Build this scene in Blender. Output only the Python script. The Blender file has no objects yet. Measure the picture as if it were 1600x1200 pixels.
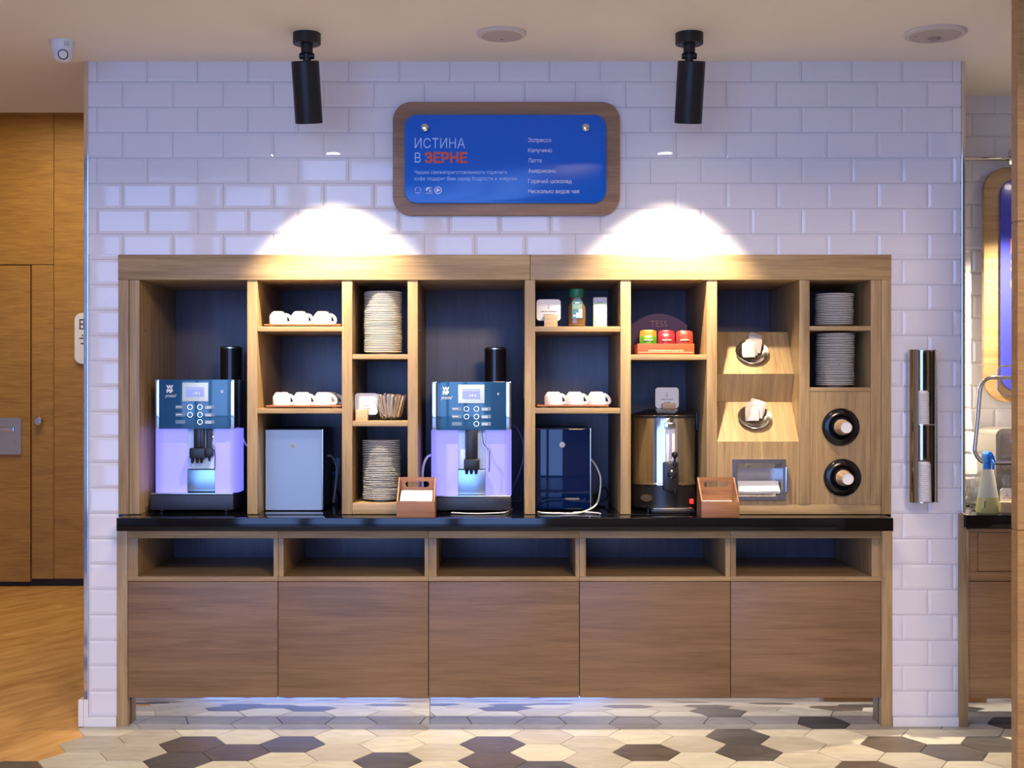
import bpy, bmesh, math, random
from mathutils import Vector, Matrix
random.seed(7)
SC = bpy.context.scene
COL = SC.collection
D = 5.7            # camera distance to the cabinet front plane (metres)
F = 2018.0         # focal length in pixels of a 1600 px wide frame
CX, CY, EYE = 780.0, 604.0, 1.5
H_CEIL = 2.935
PI = math.pi

# ---------------------------------------------------------------- camera
cam_data = bpy.data.cameras.new('camera')
cam_data.sensor_width = 36.0
cam_data.sensor_fit = 'HORIZONTAL'
cam_data.lens = F / 1600.0 * 36.0
cam_data.shift_x = (800 - CX) / 1600.0
cam_data.shift_y = (CY - 600) / 1600.0
cam_data.clip_start = 0.05
cam = bpy.data.objects.new('camera', cam_data)
COL.objects.link(cam)
cam.location = (0, -D, EYE)
cam.rotation_euler = (PI / 2, 0, 0)
SC.camera = cam

# ---------------------------------------------------------------- exposure
SC.view_settings.view_transform = 'Standard'
SC.view_settings.look = 'None'
SC.view_settings.gamma = 1.0
SC.view_settings.use_curve_mapping = False
SC.view_settings.exposure = 0.0

SC.cycles.diffuse_bounces = 3

# ---------------------------------------------------------------- world
W = bpy.data.worlds.new('world')
SC.world = W
W.use_nodes = True
bg = W.node_tree.nodes['Background']
bg.inputs[0].default_value = (0.62, 0.50, 0.42, 1)
bg.inputs[1].default_value = 0.11

# ---------------------------------------------------------------- lights
def area_light(name, loc, rot, sx, sy, power, color):
    l = bpy.data.lights.new(name, 'AREA')
    l.shape = 'RECTANGLE'; l.size = sx; l.size_y = sy
    l.energy = power; l.color = color
    o = bpy.data.objects.new(name, l)
    COL.objects.link(o); o.location = loc; o.rotation_euler = rot
    return o
WIN_Y = -9.0
WINDOWS = [(-4.60, -3.42, 0.04, 3.86), (-3.30, -2.30, 0.04, 3.86), (-2.18, -0.86, 0.04, 4.14), (-0.74, 0.75, 0.04, 4.14)]
DAY = (0.24, 0.43, 1.0)
DAY_L = 6.4
for (x0, x1, z0, z1) in WINDOWS:       # daylight through the hall windows behind the photographer
    w, h = x1 - x0, z1 - z0
    area_light('window_daylight', ((x0 + x1) / 2, WIN_Y + .03, (z0 + z1) / 2), (PI / 2, 0, 0), w, h, DAY_L * PI * w * h, DAY)
# warm ceiling panel of the corridor on the left, and a warm fill light added behind the photographer
area_light('corridor_lamp', (-2.9, 2.6, 3.52), (0, 0, 0), 1.6, 1.6, 56, (1.0, 0.78, 0.50))
area_light('hall_warm_fill', (1.6, -6.6, 4.2), (math.radians(38), 0, 0), 1.2, 1.2, 250, (1.0, 0.74, 0.50))
# unseen downlights added to brighten floor and ceiling (fixtures are built further down)
DOWN = [(-2.3, -2.0), (-.75, -1.9), (.8, -1.9), (2.3, -2.0)]
for (x, y) in DOWN:
    o_ = area_light('downlight_fill', (x, y, H_CEIL - .006), (0, 0, 0), .09, .09, 11.5, (1.0, .82, .60))
    o_.data.shape = 'DISK'; o_.data.spread = math.radians(120)
SPOTS = []       # filled by the lamp builder below

# ---------------------------------------------------------------- helpers
def fx(px, Y=0.0): return (px - CX) * (D + Y) / F
def fz(py, Y=0.0): return EYE - (py - CY) * (D + Y) / F

_W = {}
def world(o):
    m = Matrix.LocRotScale(o.location, o.rotation_euler, o.scale)
    if o.parent: return world(o.parent) @ o.matrix_parent_inverse @ m
    return m
def attach(o, parent):
    o.parent = parent
    o.matrix_parent_inverse = world(parent).inverted()
def tag(o, label=None, cat=None, group=None, kind=None):
    if label: o['label'] = label
    if cat: o['category'] = cat
    if group: o['group'] = group
    if kind: o['kind'] = kind
    return o
def empty(name, loc, label=None, cat=None, group=None):
    o = bpy.data.objects.new(name, None)
    o.empty_display_size = .05
    COL.objects.link(o); o.location = loc
    return tag(o, label, cat, group)
def copy_tree(o, parent=None):
    c = o.copy(); COL.objects.link(c)
    if parent: c.parent = parent
    for ch in [k for k in ALL if k.parent == o]:
        copy_tree(ch, c)
    return c
ALL = []
def dup(root, loc, rz=0.0, label=None, group=None, rot=None):
    c = copy_tree(root)
    c.location = loc
    c.rotation_euler = rot if rot else (0, 0, rz)
    if label: c['label'] = label
    if group: c['group'] = group
    return c

class MB:
    def __init__(s): s.bm = bmesh.new(); s.mi = 0
    def _new(s, geo_faces):
        for f in geo_faces: f.material_index = s.mi
    def box(s, x0, x1, y0, y1, z0, z1, bev=0.0, M=None):
        bm = bmesh.new()
        v = [bm.verts.new(p) for p in ((x0,y0,z0),(x1,y0,z0),(x1,y1,z0),(x0,y1,z0),(x0,y0,z1),(x1,y0,z1),(x1,y1,z1),(x0,y1,z1))]
        for q in ((3,2,1,0),(4,5,6,7),(0,1,5,4),(1,2,6,5),(2,3,7,6),(3,0,4,7)): bm.faces.new([v[i] for i in q])
        if bev > 0: bmesh.ops.bevel(bm, geom=bm.edges[:], offset=bev, segments=2, affect='EDGES', profile=.6)
        s.merge(bm, M); return s
    def merge(s, bm, M=None):
        if M is not None: bmesh.ops.transform(bm, matrix=M, verts=bm.verts)
        vm = {}
        for v in bm.verts: vm[v.index if False else v] = s.bm.verts.new(v.co)
        for f in bm.faces:
            try:
                nf = s.bm.faces.new([vm[v] for v in f.verts]); nf.material_index = s.mi
            except ValueError: pass
        bm.free()
    def lathe(s, prof, c=(0,0,0), seg=32, M=None, cap=True):
        """prof: (r,z) from bottom to top, axis z"""
        bm = bmesh.new(); rings = []
        for r, z in prof:
            if r < 1e-6: rings.append([bm.verts.new((0,0,z))])
            else: rings.append([bm.verts.new((r*math.cos(2*PI*i/seg), r*math.sin(2*PI*i/seg), z)) for i in range(seg)])
        for a, b in zip(rings, rings[1:]):
            for i in range(seg):
                j = (i+1) % seg
                if len(a) == 1 and len(b) == 1: continue
                if len(a) == 1: bm.faces.new([a[0], b[j], b[i]])
                elif len(b) == 1: bm.faces.new([a[i], a[j], b[0]])
                else: bm.faces.new([a[i], a[j], b[j], b[i]])
        if cap:
            if len(rings[0]) > 1: bm.faces.new(rings[0][::-1])
            if len(rings[-1]) > 1: bm.faces.new(rings[-1])
        T = Matrix.Translation(c)
        s.merge(bm, T @ M if M is not None else T); return s
    def tube(s, pts, r, seg=10, closed=False, rs=None, flat=1.0, cap=True):
        pts = [Vector(p) for p in pts]; n = len(pts)
        rings = []; bm = bmesh.new(); prev = None
        for i, p in enumerate(pts):
            if closed: t = pts[(i+1) % n] - pts[i-1]
            else: t = pts[min(i+1, n-1)] - pts[max(i-1, 0)]
            t.normalize()
            if prev is None:
                up = Vector((0,0,1)) if abs(t.z) < .9 else Vector((1,0,0))
                u = t.cross(up).normalized()
            else:
                u = (prev - t * prev.dot(t)).normalized()
            prev = u; w = t.cross(u)
            rr = rs[i] if rs else r
            rings.append([bm.verts.new(p + (u*math.cos(2*PI*k/seg) + w*math.sin(2*PI*k/seg)*flat)*rr) for k in range(seg)])
        pairs = list(zip(rings, rings[1:]))
        if closed: pairs.append((rings[-1], rings[0]))
        for a, b in pairs:
            for k in range(seg):
                j = (k+1) % seg
                bm.faces.new([a[k], a[j], b[j], b[k]])
        if cap and not closed: bm.faces.new(rings[0][::-1]); bm.faces.new(rings[-1])
        bmesh.ops.recalc_face_normals(bm, faces=bm.faces)
        s.merge(bm); return s
    def prism(s, poly, y0, y1, bev=0.0, holes=None, M=None):
        """poly: list of (x,z), extruded along y from y0 (front) to y1"""
        bm = bmesh.new()
        if holes is None:
            a = [bm.verts.new((x, y0, z)) for x, z in poly]
            b = [bm.verts.new((x, y1, z)) for x, z in poly]
            f0 = bm.faces.new(a); bm.faces.new(b[::-1])
            n = len(poly)
            for i in range(n):
                j = (i+1) % n
                bm.faces.new([a[j], a[i], b[i], b[j]])
            bmesh.ops.recalc_face_normals(bm, faces=bm.faces)
            if bev > 0:
                es = [e for e in bm.edges if abs(e.verts[0].co.y - y0) < 1e-7 and abs(e.verts[1].co.y - y0) < 1e-7]
                bmesh.ops.bevel(bm, geom=es, offset=bev, segments=2, affect='EDGES', profile=.6)
        else:
            loops = [poly] + holes
            for yy in (y0, y1):
                es = []
                for lp in loops:
                    vs = [bm.verts.new((x, yy, z)) for x, z in lp]
                    es += [bm.edges.new((vs[i], vs[(i+1) % len(vs)])) for i in range(len(vs))]
                bmesh.ops.triangle_fill(bm, edges=es, use_beauty=True)
            for lp in loops:
                n = len(lp)
                for i in range(n):
                    j = (i+1) % n
                    q = [bm.verts.new((lp[i][0], y0, lp[i][1])), bm.verts.new((lp[j][0], y0, lp[j][1])),
                         bm.verts.new((lp[j][0], y1, lp[j][1])), bm.verts.new((lp[i][0], y1, lp[i][1]))]
                    bm.faces.new(q)
            bmesh.ops.remove_doubles(bm, verts=bm.verts, dist=1e-6)
            bmesh.ops.recalc_face_normals(bm, faces=bm.faces)
        s.merge(bm, M); return s
    def quad(s, pts):
        s.bm.faces.new([s.bm.verts.new(p) for p in pts]).material_index = s.mi; return s
    def xf(s, M):
        bmesh.ops.transform(s.bm, matrix=M, verts=s.bm.verts); return s
    def build(s, name, mat, parent=None, smooth=True):
        me = bpy.data.meshes.new(name)
        s.bm.to_mesh(me); s.bm.free()
        mats = mat if isinstance(mat, (list, tuple)) else [mat]
        for m in mats: me.materials.append(m)
        if smooth:
            me.shade_smooth()
            me.set_sharp_from_angle(angle=math.radians(32))
        o = bpy.data.objects.new(name, me)
        COL.objects.link(o); ALL.append(o)
        if parent: attach(o, parent)
        return o

def rrect(x0, x1, z0, z1, r, n=8):
    out = []
    for cx, cz, a0 in ((x1-r, z0+r, -90), (x1-r, z1-r, 0), (x0+r, z1-r, 90), (x0+r, z0+r, 180)):
        for i in range(n+1):
            a = math.radians(a0 + 90*i/n)
            out.append((cx + r*math.cos(a), cz + r*math.sin(a)))
    return out
def circ(cx, cz, r, n=24, rz=None):
    return [(cx + r*math.cos(2*PI*i/n), cz + (rz or r)*math.sin(2*PI*i/n)) for i in range(n)]
def arc3(a, b, c, n=10):
    """quadratic bezier"""
    a, b, c = Vector(a), Vector(b), Vector(c)
    return [a*(1-t)**2 + b*2*t*(1-t) + c*t*t for t in [i/n for i in range(n+1)]]
def smooth_path(pts, n=8):
    P = [Vector(p) for p in pts]; out = []
    for i in range(len(P)-1):
        p0 = P[max(i-1,0)]; p1 = P[i]; p2 = P[i+1]; p3 = P[min(i+2, len(P)-1)]
        for k in range(n):
            t = k/n
            out.append(.5*((2*p1)+(-p0+p2)*t+(2*p0-5*p1+4*p2-p3)*t*t+(-p0+3*p1-3*p2+p3)*t**3))
    out.append(P[-1]); return out

_fonts = {}
def _outlines(me):
    """closed outlines of the wire letters, each a list of (x, y) in drawing order"""
    par = list(range(len(me.vertices)))
    def find(i):
        while par[i] != i: par[i] = par[par[i]]; i = par[i]
        return i
    for e in me.edges: par[find(e.vertices[0])] = find(e.vertices[1])
    g = {}
    for i in range(len(par)): g.setdefault(find(i), []).append(i)
    return [[(me.vertices[i].co.x, me.vertices[i].co.y) for i in v] for v in g.values() if len(v) > 2]
def _spans(loops, y):
    """solid stretches of a letter row by the non-zero winding rule"""
    xs = []
    for P in loops:
        for i in range(len(P)):
            (x1, y1), (x2, y2) = P[i-1], P[i]
            if (y1 > y) != (y2 > y): xs.append((x1 + (x2-x1)*(y-y1)/(y2-y1), 1 if y2 > y1 else -1))
    xs.sort(); out = []; w = 0
    for x, d in xs:
        if w == 0: st = x
        w += d
        if w == 0 and x - st > 1e-5: out.append((st, x))
    return out
def text(s, x, z, Y, h, w, mat, name='lettering', parent=None, bold=0.0, depth=.0004, shear=0.0, align='L', M=None, rows=34):
    """printed lettering: left x, baseline z, cap height h, total width w (None = natural), front plane Y"""
    cu = bpy.data.curves.new(name, 'FONT'); cu.body = s
    cu.size = 1.0; cu.extrude = 0; cu.shear = shear; cu.resolution_u = 4; cu.fill_mode = 'NONE'
    o = bpy.data.objects.new(name, cu); COL.objects.link(o)
    dg = bpy.context.evaluated_depsgraph_get()
    me = bpy.data.meshes.new_from_object(o.evaluated_get(dg))
    bpy.data.objects.remove(o); bpy.data.curves.remove(cu)
    loops = _outlines(me); bpy.data.meshes.remove(me)
    if not loops: return None
    xs = [p[0] for P in loops for p in P]; ys = [p[1] for P in loops for p in P]
    x0, x1 = min(xs), max(xs)
    sh = h / .72
    sw = (w / (x1 - x0)) if w else sh
    off = 0 if align == 'L' else -(x1-x0)*sw/2
    m = MB(); y0, y1 = min(ys) - max(bold, 0), max(ys) + max(bold, 0); n = rows; e = (y1-y0)*1e-4
    def X(v): return x + off + (v - x0)*sw
    for k in range(n):
        a, b = y0 + (y1-y0)*k/n, y0 + (y1-y0)*(k+1)/n
        if bold > 0:
            sp = sorted(q for d in (-bold, 0, bold) for q in _spans(loops, (a+b)/2 + d)); mg = []
            for p, q in sp:
                p -= bold; q += bold
                if mg and p <= mg[-1][1]: mg[-1][1] = max(mg[-1][1], q)
                else: mg.append([p, q])
            A = B = [tuple(v) for v in mg]
        else:
            A, B = _spans(loops, a + e), _spans(loops, b - e)
            if len(A) != len(B) or any(max(p[0], q[0]) > min(p[1], q[1]) for p, q in zip(A, B)): A = B = _spans(loops, (a+b)/2)
        for (p, q), (r, t) in zip(A, B):
            p -= min(bold, 0); r -= min(bold, 0); q += min(bold, 0); t += min(bold, 0)
            m.quad([(X(p), Y - depth, z + a*sh), (X(q), Y - depth, z + a*sh), (X(t), Y - depth, z + b*sh), (X(r), Y - depth, z + b*sh)])
    if M is not None: m.xf(M)
    return m.build(name, mat, parent, smooth=False)

# ---------------------------------------------------------------- materials
MATS = {}
def mat(name, col=(.8,.8,.8), rough=.5, metal=0.0, emit=None, es=0.0, trans=0.0, ior=1.45, coat=0.0, alpha=1.0, spec=.5):
    if name in MATS: return MATS[name]
    m = bpy.data.materials.new(name); m.use_nodes = True
    b = m.node_tree.nodes['Principled BSDF']
    b.inputs['Base Color'].default_value = (*col, 1)
    b.inputs['Roughness'].default_value = rough
    b.inputs['Metallic'].default_value = metal
    b.inputs['IOR'].default_value = ior
    b.inputs['Transmission Weight'].default_value = trans
    b.inputs['Coat Weight'].default_value = coat
    b.inputs['Specular IOR Level'].default_value = spec
    if emit: b.inputs['Emission Color'].default_value = (*emit, 1); b.inputs['Emission Strength'].default_value = es
    # a faint procedural break-up of the roughness keeps surfaces from looking like plastic
    nt = m.node_tree
    tc = nt.nodes.new('ShaderNodeTexCoord'); nz = nt.nodes.new('ShaderNodeTexNoise')
    nz.inputs['Scale'].default_value = 22; nz.inputs['Detail'].default_value = 3
    mr = nt.nodes.new('ShaderNodeMapRange')
    mr.inputs['To Min'].default_value = max(0.0, rough*.85); mr.inputs['To Max'].default_value = min(1.0, rough*1.15 + .005)
    nt.links.new(tc.outputs['Object'], nz.inputs['Vector'])
    nt.links.new(nz.outputs['Fac'], mr.inputs['Value'])
    nt.links.new(mr.outputs['Result'], b.inputs['Roughness'])
    MATS[name] = m
    return m

def wood(name, dark, light, axis='X', rough=.42, scale=1.0, flame=0.0, bump=.15, contrast=1.0):
    m = bpy.data.materials.new(name); m.use_nodes = True; nt = m.node_tree; N = nt.nodes; L = nt.links
    b = N['Principled BSDF']
    tc = N.new('ShaderNodeTexCoord'); oi = N.new('ShaderNodeObjectInfo')
    sc = N.new('ShaderNodeVectorMath'); sc.operation = 'SCALE'; sc.inputs['Scale'].default_value = 7.3
    cmb = N.new('ShaderNodeCombineXYZ')
    L.new(oi.outputs['Random'], cmb.inputs[0]); L.new(oi.outputs['Random'], cmb.inputs[1]); L.new(oi.outputs['Random'], cmb.inputs[2])
    L.new(cmb.outputs[0], sc.inputs[0])
    ad = N.new('ShaderNodeVectorMath'); ad.operation = 'ADD'
    L.new(tc.outputs['Object'], ad.inputs[0]); L.new(sc.outputs[0], ad.inputs[1])
    def nz(lo, hi, detail, dist):
        mp = N.new('ShaderNodeMapping')
        v = {'X': (lo, hi, hi), 'Z': (hi, hi, lo), 'Y': (hi, lo, hi), 'S': (hi, lo, lo)}[axis]
        mp.inputs['Scale'].default_value = tuple(q*scale for q in v)
        n = N.new('ShaderNodeTexNoise'); n.inputs['Scale'].default_value = 1; n.inputs['Detail'].default_value = detail
        n.inputs['Distortion'].default_value = dist; n.inputs['Roughness'].default_value = .62
        L.new(ad.outputs[0], mp.inputs[0]); L.new(mp.outputs[0], n.inputs['Vector']); return n
    a = nz(1.6, 26, 5, .6 + flame)
    c = nz(5, 190, 3, .2)
    e = nz(.9, 4.5, 2, flame)
    mx = N.new('ShaderNodeMix'); mx.data_type = 'FLOAT'; mx.inputs[0].default_value = .42
    L.new(a.outputs['Fac'], mx.inputs[2]); L.new(c.outputs['Fac'], mx.inputs[3])
    mx2 = N.new('ShaderNodeMix'); mx2.data_type = 'FLOAT'; mx2.inputs[0].default_value = .25
    L.new(mx.outputs[0], mx2.inputs[2]); L.new(e.outputs['Fac'], mx2.inputs[3])
    cr = N.new('ShaderNodeValToRGB')
    cr.color_ramp.elements[0].position = .5 - .13/contrast; cr.color_ramp.elements[0].color = (*dark, 1)
    cr.color_ramp.elements[1].position = .5 + .12/contrast; cr.color_ramp.elements[1].color = (*light, 1)
    L.new(mx2.outputs[0], cr.inputs[0]); L.new(cr.outputs[0], b.inputs['Base Color'])
    b.inputs['Roughness'].default_value = rough
    bp = N.new('ShaderNodeBump'); bp.inputs['Strength'].default_value = bump; bp.inputs['Distance'].default_value = .001
    L.new(c.outputs['Fac'], bp.inputs['Height']); L.new(bp.outputs[0], b.inputs['Normal'])
    MATS[name] = m
    return m

OAK_D, OAK_L = (.25, .148, .062), (.52, .36, .170)
oak_v = wood('oak_laminate_upright', OAK_D, OAK_L, 'Z')
oak_h = wood('oak_laminate_level', OAK_D, OAK_L, 'X')
oak_door = wood('oak_laminate_door', (.150,.080,.036), (.310,.176,.086), 'X', contrast=.8)
oak_s = wood('oak_laminate_slope', OAK_D, OAK_L, 'S')
slate = wood('slate_laminate', (.098,.092,.122), (.150,.142,.180), 'Z', rough=.35, bump=.1)
veneer = wood('yellow_oak_veneer', (.27,.130,.017), (.47,.250,.042), 'X', rough=.45, flame=2.2, scale=1.3, contrast=1.0)
veneer_r = wood('amber_oak_veneer', (.33,.17,.06), (.52,.31,.12), 'X', rough=.45, flame=1.6, scale=.8)
acacia = wood('reddish_brown_wood', (.17,.065,.024), (.40,.18,.072), 'X', rough=.4, scale=1.5)
blockwood = wood('pale_pine_block', (.48,.32,.17), (.66,.48,.28), 'X', rough=.5, scale=2.5)
traywood = wood('tray_wood', (.22,.085,.03), (.36,.15,.06), 'X', rough=.4)
signwood = wood('sign_wood', (.21,.115,.062), (.40,.235,.135), 'X', rough=.45)

def floor_wood():
    m = bpy.data.materials.new('corridor_wood_floor'); m.use_nodes = True; nt = m.node_tree; N = nt.nodes; L = nt.links
    b = N['Principled BSDF']; tc = N.new('ShaderNodeTexCoord'); mp = N.new('ShaderNodeMapping')
    mr_ = N.new('ShaderNodeMapping'); mr_.inputs['Rotation'].default_value = (0, 0, math.radians(-62)); mp.inputs['Scale'].default_value = (1.3, 5.5, 1)
    n = N.new('ShaderNodeTexNoise'); n.inputs['Scale'].default_value = 1.4; n.inputs['Detail'].default_value = 7; n.inputs['Distortion'].default_value = 1.1
    n.inputs['Roughness'].default_value = .62
    L.new(tc.outputs['Object'], mr_.inputs[0]); L.new(mr_.outputs[0], mp.inputs[0]); L.new(mp.outputs[0], n.inputs['Vector'])
    cr = N.new('ShaderNodeValToRGB')
    cr.color_ramp.elements[0].position = .32; cr.color_ramp.elements[0].color = (.46,.225,.055,1)
    cr.color_ramp.elements[1].position = .68; cr.color_ramp.elements[1].color = (.76,.44,.145,1)
    L.new(n.outputs['Fac'], cr.inputs[0]); L.new(cr.outputs[0], b.inputs['Base Color'])
    b.inputs['Roughness'].default_value = .45
    return m
def stone(name, c0, c1):
    m = bpy.data.materials.new(name); m.use_nodes = True; nt = m.node_tree; N = nt.nodes; L = nt.links
    b = N['Principled BSDF']; tc = N.new('ShaderNodeTexCoord')
    mp = N.new('ShaderNodeMapping'); mp.inputs['Scale'].default_value = (1, 3, 1)
    n = N.new('ShaderNodeTexNoise'); n.inputs['Scale'].default_value = 7; n.inputs['Detail'].default_value = 6; n.inputs['Distortion'].default_value = .8
    L.new(tc.outputs['Object'], mp.inputs[0]); L.new(mp.outputs[0], n.inputs['Vector'])
    cr = N.new('ShaderNodeValToRGB')
    cr.color_ramp.elements[0].position = .3; cr.color_ramp.elements[0].color = (*c0,1)
    cr.color_ramp.elements[1].position = .7; cr.color_ramp.elements[1].color = (*c1,1)
    L.new(n.outputs['Fac'], cr.inputs[0]); L.new(cr.outputs[0], b.inputs['Base Color'])
    b.inputs['Roughness'].default_value = .48
    return m

tile_m = mat('white_glazed_tile', (.80,.78,.82), .035)
grout_m = mat('grey_grout', (.50,.48,.50), .8)
paint = mat('bounce_tinted_ceiling_paint', (.90,.85,.74), .8)  # warm light bounced off the floor is mixed into this colour
chrome = mat('chrome', (.72,.72,.72), .07, 1.0)
steel = mat('brushed_steel', (.60,.59,.58), .24, 1.0)
kick_m = mat('polished_kick_steel', (.64,.68,.82), .05, 1.0)  # blue cast of the reflections is tinted into the steel
granite = mat('black_granite', (.004,.004,.006), .06)
black = mat('black_plastic', (.012,.012,.014), .3)
blackmat = mat('black_lamp_paint', (.010,.010,.012), .42)
white_cer = mat('white_ceramic', (.84,.83,.80), .16)
white_pl = mat('white_plastic', (.78,.78,.78), .3)
paper = mat('white_paper', (.82,.81,.78), .75)
card_m = mat('white_card', (.80,.79,.78), .5)
ink = mat('dark_ink', (.06,.06,.07), .6)
white_ink = mat('white_ink', (.82,.84,.88), .5)
glass = mat('clear_glass', (.95,.96,.97), .03, trans=1.0, ior=1.45)
# ================================================================ SETTING
def struct(mb, name, m, parent=None, smooth=False):
    o = mb.build(name, m, parent, smooth=smooth)
    if not parent: o['kind'] = 'structure'
    return o

# ---- hexagon tile floor
R = .1401; DXC = .2102; DYC = .2428
DARK = {(-6,0), (-5,-1), (-6,-1), (-9,-2), (-4,0), (-2,-1), (0,0), (0,-1), (1,-2), (3,-1), (5,0), (5,-1),
        (8,0), (9,-1), (10,0), (7,-2), (7,1), (11,1)}
GREY = {(-2,1), (-8,0), (-7,0), (-7,-1), (-3,-1), (-1,-1), (1,0), (2,0), (4,0), (2,-1), (6,0), (6,-1), (7,-1), (8,-1), (3,1), (8,1), (-4,1), (10,-1), (9,1)}
rnd = random.Random(3)
mbs = MB()
def hexagon(cx, cy, r, z0, z1, mi):
    mbs.mi = mi
    a = [(cx + r*math.cos(PI/3*i), cy + r*math.sin(PI/3*i)) for i in range(6)]
    ri = r - .0015
    bb = [(cx + ri*math.cos(PI/3*i), cy + ri*math.sin(PI/3*i)) for i in range(6)]
    mbs.quad([(x, y, z1) for x, y in bb])
    for i in range(6):
        j = (i+1) % 6
        mbs.quad([(a[i][0], a[i][1], z0), (a[j][0], a[j][1], z0), (bb[j][0], bb[j][1], z1), (bb[i][0], bb[i][1], z1)])
def is_hex(k, j):
    y = (-.2825 if k % 2 == 0 else -.161) + DYC*j
    if y > .16: return False
    return k >= -8 or (k == -9 and j <= -2) or (k >= -9 - (-2-j) and j <= -2)
for k in range(-14, 20):
    for j in range(-16, 3):
        if not is_hex(k, j): continue
        x = -.027 + DXC*k; y = (-.2825 if k % 2 == 0 else -.161) + DYC*j
        if (k, j) in DARK: mi = 2 + rnd.choice((0, 1))
        elif (k, j) in GREY: mi = 1
        elif j >= -2: mi = 0
        else: mi = rnd.choice((0, 0, 0, 1, 1, 2))
        hexagon(x, y, R - .0012, -.004, 0, mi)
hex_mats = [stone('cream_floor_tile', (.46,.43,.35), (.59,.56,.47)), stone('greige_floor_tile', (.37,.33,.27), (.48,.44,.37)),
            stone('umber_floor_tile', (.060,.044,.034), (.115,.085,.066)), stone('charcoal_floor_tile', (.050,.044,.044), (.10,.088,.085))]
o = struct(mbs, 'floor', hex_mats)
mb = MB(); mb.box(-2.06, 4.2, -4.6, .75, -.06, -.0035)
struct(mb, 'floor_grout', mat('dark_floor_grout', (.055,.045,.038), .8))
mb = MB()
# wood floor of the corridor; its top lies a hair under the tiles
mb.quad([(-6, -4.6, -.003), (-1.9, -4.6, -.003), (-1.55, -.9, -.003), (-1.55, 0.02, -.003), (-1.838, .02, -.003), (-1.838, 4.2, -.003), (-6, 4.2, -.003)])
struct(mb, 'floor_corridor', floor_wood())
mb = MB(); mb.box(-6, 5, -10, -4.6, -.06, 0)
struct(mb, 'floor_hall', mat('polished_hall_floor', (.12,.105,.09), .22))

# ---- ceiling
YE_L = 1.066
mb = MB(); mb.box(-6, 5, -2.4, YE_L, H_CEIL, H_CEIL + .12)
struct(mb, 'ceiling', paint)
mb = MB(); mb.box(-6, 2.0, YE_L, 4.3, 3.6, 3.7); mb.box(-6, 2.0, YE_L, YE_L + .05, H_CEIL + .12, 3.6)
struct(mb, 'ceiling_corridor', paint)
mb = MB(); mb.box(-6, 5, -10, -2.4, 4.4, 4.5); mb.box(-6, 5, -2.45, -2.4, H_CEIL + .12, 4.4)
struct(mb, 'ceiling_hall', paint)

# ---- hall wall with the windows the daylight comes through (behind the photographer)
mb = MB()
mb.box(-6, 5, WIN_Y - .1, WIN_Y, 0, .04); mb.box(-6, 5, WIN_Y - .1, WIN_Y, 4.14, 4.4)
edges = [-6] + [v for w in WINDOWS for v in w[:2]] + [5]
for e0, e1 in zip(edges[::2], edges[1::2]): mb.box(e0, e1, WIN_Y - .1, WIN_Y, .04, 4.14)
for (x0, x1, z0, z1) in WINDOWS[:2]: mb.box(x0, x1, WIN_Y - .1, WIN_Y, z1, 4.14)
struct(mb, 'wall_hall', mat('warm_plaster', (.55,.47,.40), .8))
for n, (x0, x1, z0, z1) in enumerate(WINDOWS):
    mb = MB()
    for a in (x0, x1 - .05): mb.box(a, a + .05, WIN_Y, WIN_Y + .06, z0, z1)
    for a in (z0, z1 - .05): mb.box(x0 + .05, x1 - .05, WIN_Y, WIN_Y + .06, a, a + .05)
    struct(mb, 'window_%d' % (n + 1), mat('window_frame_paint', (.3,.3,.32), .5))

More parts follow.
